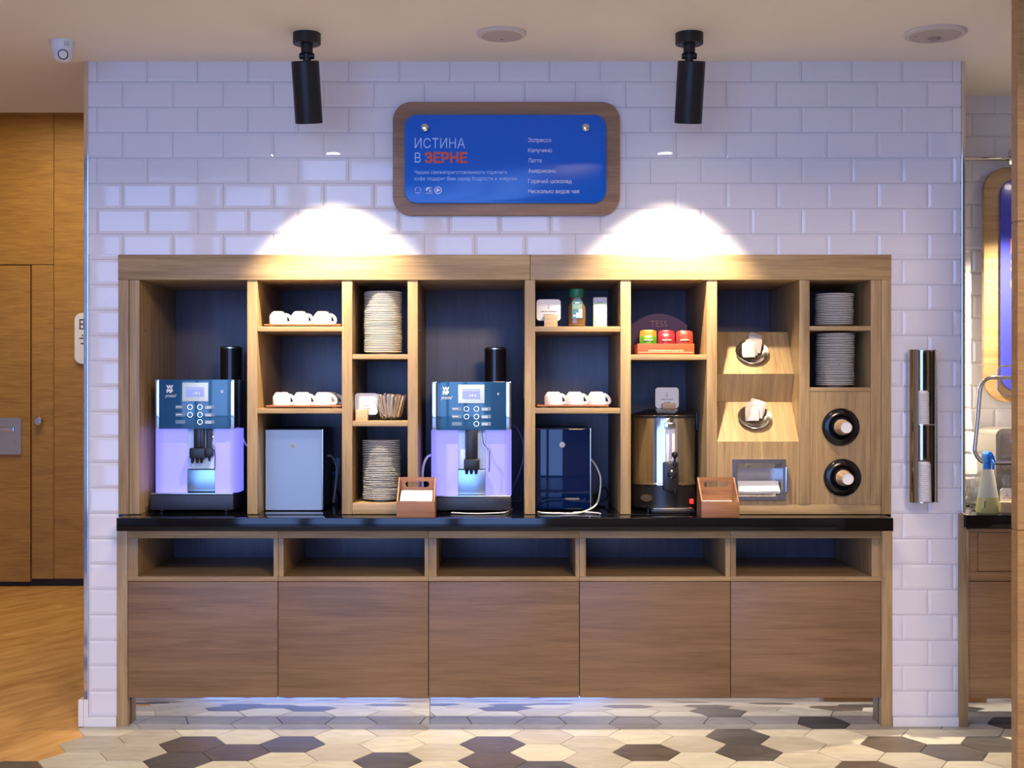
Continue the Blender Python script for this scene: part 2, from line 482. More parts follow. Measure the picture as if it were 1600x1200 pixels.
# ---- white metro tile walls
TH, TW = 39.72 / 354.04, 78.75 / 354.04
Z_J = fz(127.1); X_J = fx(229.4)
def tile_wall(mb, regions, yface, zj, xj, odd_shift, rng, tilt=.0022):
    """bevelled running-bond tiles clipped to the rectangles in regions (x0,x1,z0,z1)"""
    g = .0011; bw = .0125; bd = .0042
    for (rx0, rx1, rz0, rz1) in regions:
        n0 = math.floor((rz0 - zj)/TH) - 1; n1 = math.ceil((rz1 - zj)/TH) + 1
        for n in range(n0, n1):
            z0, z1 = zj + n*TH, zj + (n+1)*TH
            sh = (n % 2) * odd_shift
            c0 = math.floor((rx0 - xj)/TW) - 1; c1 = math.ceil((rx1 - xj)/TW) + 1
            for c in range(c0, c1):
                x0, x1 = xj + sh + c*TW, xj + sh + (c+1)*TW
                a0, a1, b0, b1 = max(x0, rx0), min(x1, rx1), max(z0, rz0), min(z1, rz1)
                if a1 - a0 < .004 or b1 - b0 < .004: continue
                il = bw if x0 >= rx0 - .001 else 0.0; ir = bw if x1 <= rx1 + .001 else 0.0
                ib = bw if z0 >= rz0 - .001 else 0.0; it = bw if z1 <= rz1 + .001 else 0.0
                a0 += g if il else 0; a1 -= g if ir else 0; b0 += g if ib else 0; b1 -= g if it else 0
                i0, i1, k0, k1 = a0 + il, a1 - ir, b0 + ib, b1 - it
                if i1 - i0 < .002: i0 = a0; i1 = a1
                if k1 - k0 < .002: k0 = b0; k1 = b1
                rr = random.Random(n*977 + c*31 + 5)
                tx, tz = rr.gauss(0, tilt), rr.gauss(0, tilt)
                cxm, czm = (x0+x1)/2, (z0+z1)/2
                def yy(x, z): return yface + (x-cxm)*tx + (z-czm)*tz
                mb.mi = 0
                F_ = [(i0, k0), (i1, k0), (i1, k1), (i0, k1)]
                O_ = [(a0, b0), (a1, b0), (a1, b1), (a0, b1)]
                mb.quad([(x, yy(x, z), z) for x, z in F_])
                for q in range(4):
                    r = (q+1) % 4
                    mb.quad([(O_[q][0], yface+bd, O_[q][1]), (O_[r][0], yface+bd, O_[r][1]), (F_[r][0], yy(*F_[r]), F_[r][1]), (F_[q][0], yy(*F_[q]), F_[q][1])])
                    mb.quad([(O_[q][0], yface+.008, O_[q][1]), (O_[r][0], yface+.008, O_[r][1]), (O_[r][0], yface+bd, O_[r][1]), (O_[q][0], yface+bd, O_[q][1])])
WX0, WX1 = fx(138), fx(1502)
CX0, CX1 = fx(185), fx(1392.3)
CZ1 = fz(398)
ZB = fz(1120)
rg = random.Random(11)
mb = MB()
EL, ER, ZE = fx(182.7), fx(1394.2), fz(830, -.165)
tile_wall(mb, [(WX0, EL, ZB, ZE), (WX0, CX0, ZE, CZ1)], .002, Z_J, WX0, 0.0, rg)
tile_wall(mb, [(ER, WX1, ZB, ZE), (CX1, WX1, ZE, CZ1)], .002, Z_J, X_J, fx(190.6) - X_J, rg)
tile_wall(mb, [(WX0, WX1, CZ1 + .0005, H_CEIL)], .002, Z_J, X_J, fx(190.6) - X_J, rg)
mb.mi = 1
for (x0, x1, z0, z1) in ((WX0, EL, 0, ZE), (WX0, CX0, ZE, CZ1), (ER, WX1, 0, ZE), (CX1, WX1, ZE, CZ1), (WX0, WX1, CZ1, H_CEIL)):
    mb.box(x0, x1, .0075, .70, z0, z1)
struct(mb, 'wall_back', [tile_m, grout_m])
# tiled wall inside the recess on the right
mb = MB()
YR = .68
tile_wall(mb, [(fx(1502), 4.0, .80, H_CEIL)], YR, fz(177.2, YR), fx(1555, YR), TW/2, rg)
mb.mi = 1; mb.box(fx(1502), 4.0, YR + .0055, YR + .15, 0, H_CEIL)
struct(mb, 'wall_recess', [tile_m, grout_m])
# baseboards and chrome corner trims
mb = MB(); mb.box(ER + .001, WX1 + .004, -.008, .0075, 0, ZB - .001, .002)
struct(mb, 'baseboard_right', white_cer)
mb = MB(); mb.box(fx(131) + .0005, EL - .001, -.008, .0075, 0, fz(1134 - 14) , .002); mb.box(fx(123), fx(131), -.008, .10, 0, fz(1093), .002); mb.box(fx(131) + .0005, fx(138) - .0005, -.002, .10, fz(1120), fz(1093), .001)
struct(mb, 'baseboard_left', white_cer)
mb = MB(); mb.box(fx(131), fx(138), -.004, .70, fz(1093), H_CEIL - .0005, .002)
struct(mb, 'trim_1', chrome)
mb = MB(); mb.box(fx(1502.3), fx(1508), -.004, .675, .94, H_CEIL - .0005, .002)
struct(mb, 'trim_2', chrome)

# ---- corridor wall of yellow oak veneer, with its door
YC = 4.03
def cx_(p): return fx(p, YC)
def cz_(p): return fz(p, YC)
mb = MB(); mb.box(-6, fx(176, YC), YC + .012, YC + .2, 0, 3.6)
struct(mb, 'wall_corridor', black)
def panel(name, x0, x1, z0, z1, label=None):
    m = MB(); m.box(cx_(x0), cx_(x1), YC - .02, YC + .012, z0, z1, .002); return struct(m, name, veneer)
zb = .055
panel('wall_panel', 85.8, 176, zb, 3.6)
panel('wall_panel', 51, 85, zb, cz_(414.6))
panel('wall_panel', -462, 85, cz_(413.6), 3.6)
panel('wall_panel', -462, -211, zb, cz_(414.6))
door = MB(); door.box(cx_(-210), cx_(49.5), YC - .035, YC + .01, zb - .02, cz_(415.5), .003)
door = struct(door, 'door_1', veneer)
mb = MB(); mb.prism(rrect(cx_(-45), cx_(37), cz_(709.5), cz_(652.5), .01), YC - .055, YC - .03, holes=[rrect(cx_(-38), cx_(31.5), cz_(703), cz_(658), .006)])
mb.box(cx_(-38), cx_(31.5), YC - .037, YC - .032, cz_(703), cz_(658))
h = struct(mb, 'handle_plate', steel, door)
mb = MB(); mb.box(cx_(0), cx_(26), YC - .062, YC - .05, cz_(674), cz_(667), .003)
mb.lathe([(.012, 0), (.012, .006), (.008, .008)], (cx_(27), YC - .036, cz_(692)), 16, Matrix.Rotation(PI/2, 4, 'X'))
struct(mb, 'latch', chrome, h)
mb = MB(); mb.lathe([(.014, 0), (.014, .02), (.032, .028), (.036, .045), (.028, .055), (0, .057)], (cx_(64), YC - .0205, cz_(658)), 24, Matrix.Rotation(PI/2, 4, 'X'))
o = struct(mb, 'door_knob', steel, None, True); del o['kind']; tag(o, 'round steel knob on the narrow oak panel beside the door', 'knob')
mb = MB(); mb.box(-6.1, -6, -10, YC + .2, 0, 4.4); struct(mb, 'wall_left', mat('warm_plaster', (.55,.47,.40), .8))
mb = MB(); mb.box(5, 5.1, -10, YR + .15, 0, 4.4); struct(mb, 'wall_right', mat('warm_plaster', (.55,.47,.40), .8))
# rounded white notice on the corridor wall
nt_ = empty('wall_notice', (fx(131, YC), YC - .02, fz(529, YC)), 'white rounded notice on the corridor wall, half hidden by the tiled wall', 'sign')
mb = MB(); mb.prism(rrect(cx_(119.5), cx_(167), cz_(568.5), cz_(489.5), .055), YC - .045, YC - .02, .002)
mb.build('board', white_pl, nt_)
mb = MB()
for (a, b, c, d) in ((127, 129, 515, 499), (129, 134, 501, 499), (129, 134, 508, 506), (127, 134, 515, 513.4), (133, 135, 515, 499), (131, 133, 526, 523), (127,134,530,528), (129,134,538,536)):
    mb.box(cx_(a), cx_(b), YC - .0462, YC - .045, cz_(c), cz_(d))
mb.build('lettering', ink, nt_)

# ---- wood partition close to the camera at the right edge
YP = -1.0
mb = MB()
xp0 = fx(1590.3, YP)
for z0, z1 in ((0, fz(829, YP) - .002), (fz(829, YP) + .002, fz(346, YP) - .002), (fz(346, YP) + .002, H_CEIL)):
    mb.box(xp0, xp0 + .45, YP, YP + .06, z0, z1, .0025)
mb.box(xp0 + .003, xp0 + .447, YP + .004, YP + .056, 0, H_CEIL)
struct(mb, 'wall_partition', veneer_r)

# ================================================================ BASE CABINETS
ZC = fz(803.5)             # worktop height
YF = -.165                 # worktop front edge
ZCB = fz(830, YF)          # worktop underside
rail_b = fz(841); nich_b = fz(901); dtop = fz(909); dbot = fz(1090)
BX = [fx(199.5), fx(434.4), fx(669.6), fx(905.4), fx(1141.4), fx(1377)]
NX = [(215.5, 427.5), (443, 663.5), (682, 899), (915.5, 1133.5), (1150, 1362)]
pos_words = ['at the far left end', 'second from the left', 'in the middle of the row', 'second from the right', 'at the far right end']
def board(mb, x0, x1, y0, y1, z0, z1, bev=.0008): mb.box(x0, x1, y0, y1, z0, z1, bev)
YBK = .64
for i in range(5):
    x0, x1 = BX[i] + .0006, BX[i+1] - .0006
    n0, n1 = fx(NX[i][0]), fx(NX[i][1])
    u = empty('base_cabinet', ((x0+x1)/2, .32, 0), 'oak base cabinet with open slot and door, ' + pos_words[i], 'cabinet', 'base cabinets under the long worktop')
    mb = MB()
    board(mb, x0, n0, 0, YBK, nich_b + .0005, rail_b - .0005)
    board(mb, n1, x1, 0, YBK, nich_b + .0005, rail_b - .0005)
    board(mb, x0, x0 + .018, .02, YBK, dbot, fz(908)); board(mb, x1 - .018, x1, .02, YBK, dbot, fz(908)); board(mb, x0 + .018, x1 - .018, .02, YBK, dbot, dbot + .018)
    mb.build('carcass', oak_v, u)
    mb = MB(); board(mb, x0, x1, 0, YBK, rail_b, ZCB - .0005); mb.build('top_rail', oak_h, u)
    mb = MB(); board(mb, x0, x1, 0, YBK, fz(908), nich_b); mb.build('slot_floor', oak_h, u)
    mb = MB(); board(mb, n0 - .01, n1 + .01, YBK - .002, YBK + .015, nich_b - .01, rail_b + .01); mb.build('back_panel', slate, u)
    mb = MB(); board(mb, x0 + .0012, x1 - .0012, 0, .019, dbot, dtop, .0012); mb.build('door', oak_door, u)
def end_panel(x0, x1, ztop, y1, label):
    mb = MB(); board(mb, x0, x1, -.004, y1, 0, ztop, .001)
    return tag(mb.build('end_panel', oak_v), label, 'panel')
end_panel(fx(182.9), BX[0], ZCB - .0006, .66, 'upright oak end panel left of the base cabinets, down to the floor')
end_panel(BX[5], fx(1394), ZCB - .0006, .66, 'upright oak end panel right of the long row of base cabinets')
for a, b, w in ((BX[0] + .004, fx(671) - .0008, 'left'), (fx(671) + .0008, BX[5] - .002, 'right')):
    mb = MB(); mb.box(a, b, .04, .05, .0005, dbot - .001, .0012)
    tag(mb.build('kick_plate', kick_m), 'polished steel kick plate mirroring the floor tiles, %s half of the long counter' % w, 'kick plate', 'kick plates under the long counter')
# worktop
mb = MB(); mb.box(fx(181.8, YF), fx(1396, YF), YF, -.0005, ZCB, ZC, .0025); mb.box(fx(186), fx(1391.6), -.0005, .66, ZCB, ZC)
tag(mb.build('worktop', granite), 'long glossy black stone worktop on the base cabinets', 'worktop')

# ---- second counter in the recess on the right
u = empty('base_cabinet', (fx(1545), .3, 0), 'amber oak base cabinet at the right edge of the photo, beyond the tiled wall', 'cabinet')
oak_am = wood('oak_laminate_amber', (.23,.115,.045), (.42,.24,.105), 'X')
xr0 = fx(1512); xr1 = fx(1760)
mb = MB(); board(mb, xr0, fx(1527.5), 0, .6, fz(893), fz(832)); board(mb, xr0, xr1, 0, .6, fz(907.5), fz(893.5)); board(mb, xr0, xr1, 0, .6, fz(831.5), fz(826)); board(mb, xr0, xr1, .03, .6, dbot, fz(908))
mb.build('carcass', oak_am, u)
mb = MB(); board(mb, fx(1528.5), xr1, .002, .02, fz(892.5), fz(832.5)); mb.build('drawer', oak_am, u)
mb = MB(); board(mb, xr0 + .001, xr1, 0, .019, dbot, dtop); mb.build('door', oak_am, u)
mb = MB(); board(mb, fx(1497), fx(1508.8), -.012, .0015, 0, fz(803)); board(mb, fx(1508.9), fx(1511.8), -.012, .6, 0, fz(827)); tag(mb.build('end_panel', oak_v), 'narrow upright oak end panel right of the tiled wall', 'panel')
mb = MB(); mb.box(xr0 + .002, xr1, .04, .05, .0005, dbot - .001, .001); tag(mb.build('kick_plate', kick_m), 'steel kick plate under the amber cabinet at the right edge', 'kick plate')
mb = MB(); mb.box(fx(1509.5, -.04), xr1, -.04, YR - .002, fz(825, -.04), ZC, .002); tag(mb.build('worktop', granite), 'black stone worktop of the right recess, under the spray bottle', 'worktop')

# ================================================================ UPPER SHELVING
ZH0 = fz(437.3)
def divider(u, p0, p1, zt=None, zb=None):
    mb = MB(); board(mb, fx(p0), fx(p1), 0, .645, (zb if zb else ZC + .0005), zt if zt else ZH0 - .0005)
    return mb.build('divider', oak_v, u)
def shelf(u, p0, p1, yt, yb, ydep=.645):
    mb = MB(); board(mb, fx(p0) + .0003, fx(p1) - .0003, .003, ydep, fz(yb), fz(yt))
    return mb.build('shelf', oak_h, u)
def backp(u, p0, p1):
    mb = MB(); board(mb, fx(p0), fx(p1), .646, .665, ZC + .001, CZ1 - .01); return mb.build('back_panel', slate, u)
SL = empty('shelving_unit', (fx(506), .3, ZC), 'oak pigeonhole shelving left of the header joint, around the first two coffee machines', 'shelving')
SR = empty('shelving_unit', (fx(1110), .3, ZC), 'oak pigeonhole shelving right of the header joint, with urn and cup dispensers', 'shelving')
for u, a, b in ((SL, 185, 828), (SR, 828.4, 1392.3)):
    mb = MB(); board(mb, fx(a) + .0004, fx(b) - .0004, -.006, .66, ZH0, CZ1 - .0008, .0012); mb.build('header', oak_h, u)
mb = MB(); board(mb, fx(185.4), fx(201.3), -.004, .66, ZC + .0005, ZH0 - .0005); mb.build('side_panel', oak_v, SL)
mb = MB(); board(mb, fx(1377), fx(1392), -.004, .66, ZC + .0005, ZH0 - .0005); mb.build('side_panel', oak_v, SR)
for p in ((202, 217.6), (386.3, 402), (534.3, 550.3), (637, 652.6)): divider(SL, *p)
divider(SR, 820, 836.2); divider(SR, 969.6, 985.6); divider(SR, 1104.3, 1120.3)
divider(SR, 1249, 1265, None, fz(788)); divider(SR, 1360.6, 1376.6, None, fz(788))
backp(SL, 202, 819.8); backp(SR, 820, 1376)
shelf(SL, 402, 534.3, 510, 517.5); shelf(SL, 402, 534.3, 638.3, 646)
shelf(SL, 550.3, 637, 553.5, 561); shelf(SL, 550.3, 637, 657.5, 666)
mb = MB(); board(mb, fx(550.5), fx(636.8), .002, .645, ZC + .0005, fz(786)); mb.build('plinth', oak_h, SL)
shelf(SR, 836.2, 969.6, 510, 518); shelf(SR, 836.2, 969.6, 637.5, 646)
shelf(SR, 985.6, 1104.3, 554, 562)
shelf(SR, 1265, 1360.6, 509.5, 516.3); shelf(SR, 1265, 1360.6, 605.3, 611.6)
# bottom rail under the two closed fronts
mb = MB(); board(mb, fx(1120.5), fx(1376.6), .002, .645, ZC + .0005, fz(788.4)); mb.build('plinth', oak_h, SR)
# closed front with the napkin dispenser (cut-out) and the one with the cup dispensers
nd = (fx(1150), fx(1224), fz(776.5), fz(723))
mb = MB(); mb.prism([(fx(1120.6), fz(788)), (fx(1248.7), fz(788)), (fx(1248.7), fz(690)), (fx(1120.6), fz(690))], .004, .022, holes=[[(nd[0], nd[2]), (nd[1], nd[2]), (nd[1], nd[3]), (nd[0], nd[3])]])
mb.build('front_panel', oak_v, SR, smooth=False)
CUPD = [(fx(1313.5), fz(667)), (fx(1316), fz(746))]
mb = MB(); mb.prism([(fx(1265.3), fz(788)), (fx(1360.3), fz(788)), (fx(1360.3), fz(612)), (fx(1265.3), fz(612))], .004, .022, holes=[circ(c[0], c[1], .062) for c in CUPD])
mb.build('front_panel', oak_v, SR, smooth=False)
# sloping display steps
S1 = [(.0, fz(690)), (.149, 1.43)]           # lower slope: (y, z) front, back
S2 = [(.092, 1.557), (.2277, 1.75)]
def slope(name, pts, th=.012):
    mb = MB()
    for (ya, za), (yb, zb) in zip(pts, pts[1:]):
        a = Vector((0, yb-ya, zb-za)).normalized(); n = Vector((0, a.z, -a.y))*th   # thickness towards the back
        X0, X1 = fx(1120.6), fx(1248.7)
        P = [(ya, za), (yb, zb), (yb+n.y, zb+n.z), (ya+n.y, za+n.z)]
        for q in range(4):
            r = (q+1) % 4
            mb.quad([(X0, *P[q]), (X1, *P[q]), (X1, *P[r]), (X0, *P[r])])
        mb.quad([(X0, *p) for p in P]); mb.quad([(X1, *p) for p in P[::-1]])
    bmesh.ops.recalc_face_normals(mb.bm, faces=mb.bm.faces)
    return mb.build(name, oak_s, SR, smooth=False)
slope('display_slope', [(.004, fz(690)), (.149, 1.43)])
slope('riser', [(.149, 1.431), (.092, 1.556)])
slope('display_slope', [(.092, 1.557), (.2277, 1.75)])
mb = MB(); board(mb, fx(1120.6), fx(1248.7), .2277, .645, 1.738, 1.75); mb.build('shelf', oak_h, SR)
# notch strip and screws seen in the tall bays
for u, pts in ((SL, ((222, 516, .02), (276, 524, .64))), (SR, ())):
    for px, py, Y in pts:
        pass
# ================================================================ SPOT LAMPS
def spot_lamp(px, py_base, roll, label, power, tilt=18, px_body=0, Y=-.45, lroll=0):
    bx = fx(px, Y)
    t = empty('spot_lamp', (bx, Y, H_CEIL), label, 'lamp', 'black ceiling spot lamps')
    mb = MB(); mb.lathe([(.054, -.045), (.0565, -.042), (.0565, -.0005)], (bx, Y, H_CEIL), 40)
    mb.build('ceiling_plate', blackmat, t)
    mb = MB(); mb.lathe([(.017, -.085), (.024, -.08), (.024, -.0455)], (bx, Y, H_CEIL), 24)
    mb.tube([(bx, Y, H_CEIL - .083), (bx, Y + .004, H_CEIL - .115)], .017, 14)
    mb.lathe([(.011, -.03), (.013, -.028), (.013, .028), (.011, .03)], (bx, Y, H_CEIL - .092), 14, Matrix.Rotation(PI/2, 4, 'Y'))
    mb.build('joint', blackmat, t)
    # body: cylinder open at the bottom, leaning towards the wall
    tb = 15
    piv = Vector((bx + px_body, Y + .004, H_CEIL - .110))
    M = Matrix.Translation(piv) @ Matrix.Rotation(math.radians(roll), 4, 'Y') @ Matrix.Rotation(math.radians(tb), 4, 'X')
    mb = MB(); mb.lathe([(0, -.235), (.040, -.235), (.052, -.268), (.0555, -.268), (.0562, -.262), (.0562, -.004), (.053, 0), (0, .001)], seg=48); mb.xf(M @ Matrix.Diagonal((1, 1, .93, 1)))
    body = mb.build('lamp_head', blackmat, t)
    mb = MB(); mb.lathe([(0, -.240), (.034, -.240), (.034, -.237), (0, -.237)], seg=32); mb.xf(M)
    mb.build('lens', mat('lamp_lens', (.9,.85,.75), .2, emit=(1,.88,.68), es=25), body)
    l = bpy.data.lights.new('spot_light', 'SPOT'); l.energy = power; l.color = (1.0, .83, .58)
    l.spot_size = math.radians(76); l.spot_blend = .75; l.shadow_soft_size = .022
    lo = bpy.data.objects.new('spot_light', l); COL.objects.link(lo)
    p = M @ Vector((0, 0, -.262)); lo.location = p
    d = Matrix.Rotation(math.radians(lroll), 3, 'Y') @ Matrix.Rotation(math.radians(tilt), 3, 'X') @ Vector((0, 0, -1))
    lo.rotation_euler = d.to_track_quat('-Z', 'Y').to_euler()
    return t
spot_lamp(479.5, 50, -1.6, 'black cylinder spot lamp on the ceiling, left of the blue menu board', 215, px_body=-.008, lroll=-5)
spot_lamp(1077, 50, 1.2, 'black cylinder spot lamp on the ceiling, right of the blue menu board', 215, px_body=.010, lroll=3.2)
spot_lamp(1668, 50, 3.0, 'black cylinder spot lamp in the right recess, hidden behind the wood partition', 420, tilt=10, Y=.12, lroll=9)

for i, (x, y) in enumerate(DOWN):  # rims for the added downlights, out of view
    t = empty('added_downlight', (x, y, H_CEIL), 'added unseen round recessed downlight in the ceiling in front of the counter, %s' % ('far left', 'left of centre', 'right of centre', 'far right')[i], 'lamp', 'added recessed downlights')
    mb = MB(); mb.lathe([(.050, -.0045), (.062, -.004), (.066, -.0005), (.050, -.0005)], (x, y, H_CEIL), 32, cap=False); mb.build('rim', white_pl, t)
# ================================================================ CEILING FITTINGS
def sx(px, Y): return fx(px, Y)
t = empty('security_camera', (fx(98, -.33), -.33, H_CEIL), 'white dome security camera on the ceiling at the upper left', 'camera')
c = Vector((fx(98, -.33), -.33, H_CEIL))
mb = MB(); mb.lathe([(.040, -.050), (.0475, -.03), (.050, -.008), (.050, 0)], c, 40)
mb.build('housing', white_pl, t)
Mb = Matrix.Translation(c + Vector((0, 0, -.046))) @ Matrix.Rotation(math.radians(38), 4, 'X') @ Matrix.Rotation(math.radians(22), 4, 'Y')
mb = MB(); mb.lathe([(0, -.043)] + [(.043*math.sin(a), -.043*math.cos(a)) for a in [PI*i/16 for i in range(1, 16)]] + [(0, .043)], seg=32, cap=False)
mb.xf(Matrix.Translation(c + Vector((0, 0, -.046))))
eye = mb.build('dome', white_pl, t)
mb = MB()
fwd = Vector((.32, -.86, -.42)).normalized(); q = fwd.to_track_quat('Z', 'Y').to_matrix().to_4x4()
mb.lathe([(0, .036), (.016, .038), (.0195, .042), (.021, .0415), (.021, .034)], seg=28)
mb.xf(Matrix.Translation(c + Vector((0, 0, -.046))) @ q); mb.build('lens', black, eye)
mb = MB()
for i in range(9):
    a = math.radians(-62 + (i % 3)*9); zz = -.012 - (i//3)*.007
    mb.box(c.x + .0492*math.cos(a) - .0013, c.x + .0492*math.cos(a) + .0013, c.y + .0492*math.sin(a) - .0012, c.y + .0492*math.sin(a) + .002, c.z + zz - .0012, c.z + zz + .0012)
mb.build('printed_mark', ink, t)
def ceiling_disc(px, py, r, label, sensor):
    Y = 1.435*F/(CY - py) - D
    c = (fx(px, Y), Y, H_CEIL)
    t = empty('ceiling_speaker', c, label, 'speaker')
    m1 = mat('off_white_plastic', (.66,.60,.55), .45)
    mb = MB(); mb.lathe([(r*.86, -.014), (r*.95, -.012), (r, -.004), (r, -.0003)], c, 48); mb.build('rim', m1, t)
    mb = MB(); mb.lathe([(0, -.0165), (r*.80, -.0160), (r*.82, -.0142), (r*.80, -.0141), (0, -.0141)], c, 48); g = mb.build('grille', mat('grey_perforated_grille', (.50,.45,.41), .6), t)
    mb = MB()
    if sensor: mb.lathe([(0, -.026), (r*.16, -.024), (r*.22, -.0166)], (c[0] + r*.05, c[1] + r*.2, c[2]), 24)
    else: mb.lathe([(0, -.020), (r*.05, -.019), (r*.06, -.0166)], (c[0], c[1] + r*.35, c[2]), 16)
    mb.build('sensor', mat('sensor_grey', (.30,.26,.22), .4), g)
    if sensor:
        mb = MB(); mb.lathe([(0, -.021), (r*.07, -.0166)], (c[0] - r*.62, c[1], c[2]), 12); mb.build('indicator', mat('sensor_grey', (.30,.26,.22), .4), g)
ceiling_disc(784, 51.5, .102, 'round ceiling speaker above the blue menu board', False)
ceiling_disc(1461, 51, .125, 'larger round fixture on the ceiling at the upper right', True)

# ================================================================ MENU BOARD
blue_board = mat('blue_board', (.0, .13, .66), .16)
orange_ink = mat('orange_ink', (.72, .10, .03), .5)
pale_blue_ink = mat('pale_blue_ink', (.48, .70, 1.0), .5)
t = empty('menu_board', (fx(791), .001, fz(250)), 'blue menu board in a rounded wooden frame on the white tiles', 'sign')
mb = MB(); mb.prism(rrect(fx(614.3), fx(967.7), fz(337.6), fz(161), .082, 12), -.028, .0005, .003); mb.build('frame', signwood, t)
Yb = -.046
mb = MB(); mb.prism(rrect(fx(632.3, Yb), fx(947, Yb), fz(317, Yb), fz(179.3, Yb), .054, 12), Yb, -.036, .0012); pn = mb.build('panel', blue_board, t)
for px in (664.3, 914.7):
    mb = MB(); mb.lathe([(.0135, 0), (.0135, .003), (.008, .004), (.008, .012), (.0155, .016), (.0165, .022), (.010, .029), (0, .031)], (fx(px, Yb), Yb, fz(200.5, Yb)), 28, Matrix.Rotation(PI/2, 4, 'X')); mb.build('stud', chrome, pn)
for px in (700, 880):
    mb = MB(); mb.box(fx(px) - .03, fx(px) + .03, -.0362, -.0278, fz(290), fz(200)); mb.build('spacer', black, t)
def bt(s, px, py, h, w, m, **k): return text(s, fx(px, Yb), fz(py, Yb), Yb - .0002, h/354*.992, w/354*.992 if w else None, m, parent=pn, **k)
bt('ИСТИНА', 648, 231.2, 15.2, 78.5, pale_blue_ink, bold=-.008)
bt('В', 648, 254, 15.5, 9.5, pale_blue_ink, bold=-.008)
bt('ЗЕРНЕ', 664.3, 254, 15.5, 65, orange_ink, bold=.035)
bt('Чашка свежеприготовленного горячего', 647.8, 271.8, 5.8, 144.5, pale_blue_ink)
bt('кофе подарит Вам заряд бодрости и энергии', 647.8, 281.8, 5.8, 159.5, pale_blue_ink)
for s, y, w in (('Эспрессо', 222, 36), ('Капучино', 238, 37), ('Латте', 254, 21.3), ('Американо', 270, 43.5), ('Горячий шоколад', 286.2, 68), ('Несколько видов чая', 302, 79.5)):
    bt(s, 825.3, y, 6.4, w, white_ink)
# the three small certification marks
mb = MB(); px = fx(653, Yb); pz = fz(297.3, Yb); y0 = Yb - .0006
def ringseg(mb, cx, cz, r0, r1, a0, a1, n=12):
    P = [(cx + r1*math.cos(math.radians(a0+(a1-a0)*i/n)), cz + r1*math.sin(math.radians(a0+(a1-a0)*i/n))) for i in range(n+1)]
    P += [(cx + r0*math.cos(math.radians(a1-(a1-a0)*i/n)), cz + r0*math.sin(math.radians(a1-(a1-a0)*i/n))) for i in range(n+1)]
    mb.prism(P, y0, Yb - .0001)
ringseg(mb, px, pz, .0115, .0135, 100, 190); ringseg(mb, px, pz, .0115, .0135, 215, 325); ringseg(mb, px, pz, .0115, .0135, 345, 440)
px = fx(669.5, Yb)
mb.prism([(px-.012, pz-.001), (px-.012, pz+.006), (px-.004, pz+.0135), (px+.008, pz+.0135), (px+.004, pz+.006), (px-.003, pz+.004), (px-.006, pz-.003)], y0, Yb-.0001)
mb.prism([(px+.001, pz-.006), (px+.008, pz+.004), (px+.010, pz-.004), (px+.004, pz-.009)], y0, Yb-.0001)
mb.box(px+.0125, px+.014, y0, Yb-.0001, pz-.014, pz+.014); mb.box(px-.012, px+.0115, y0, Yb-.0001, pz-.014, pz-.0122)
px = fx(684.5, Yb)
for i in range(12): ringseg(mb, px, pz, .0125, .0165, i*30, i*30+23, 3)
mb.prism([(px-.009,pz-.004),(px-.007,pz+.006),(px+.001,pz+.009),(px+.004,pz+.003),(px+.010,pz+.004),(px+.007,pz-.004),(px+.001,pz-.002),(px-.002,pz-.009)], y0, Yb-.0001)
mb.build('certification_marks', white_ink, pn, smooth=False)

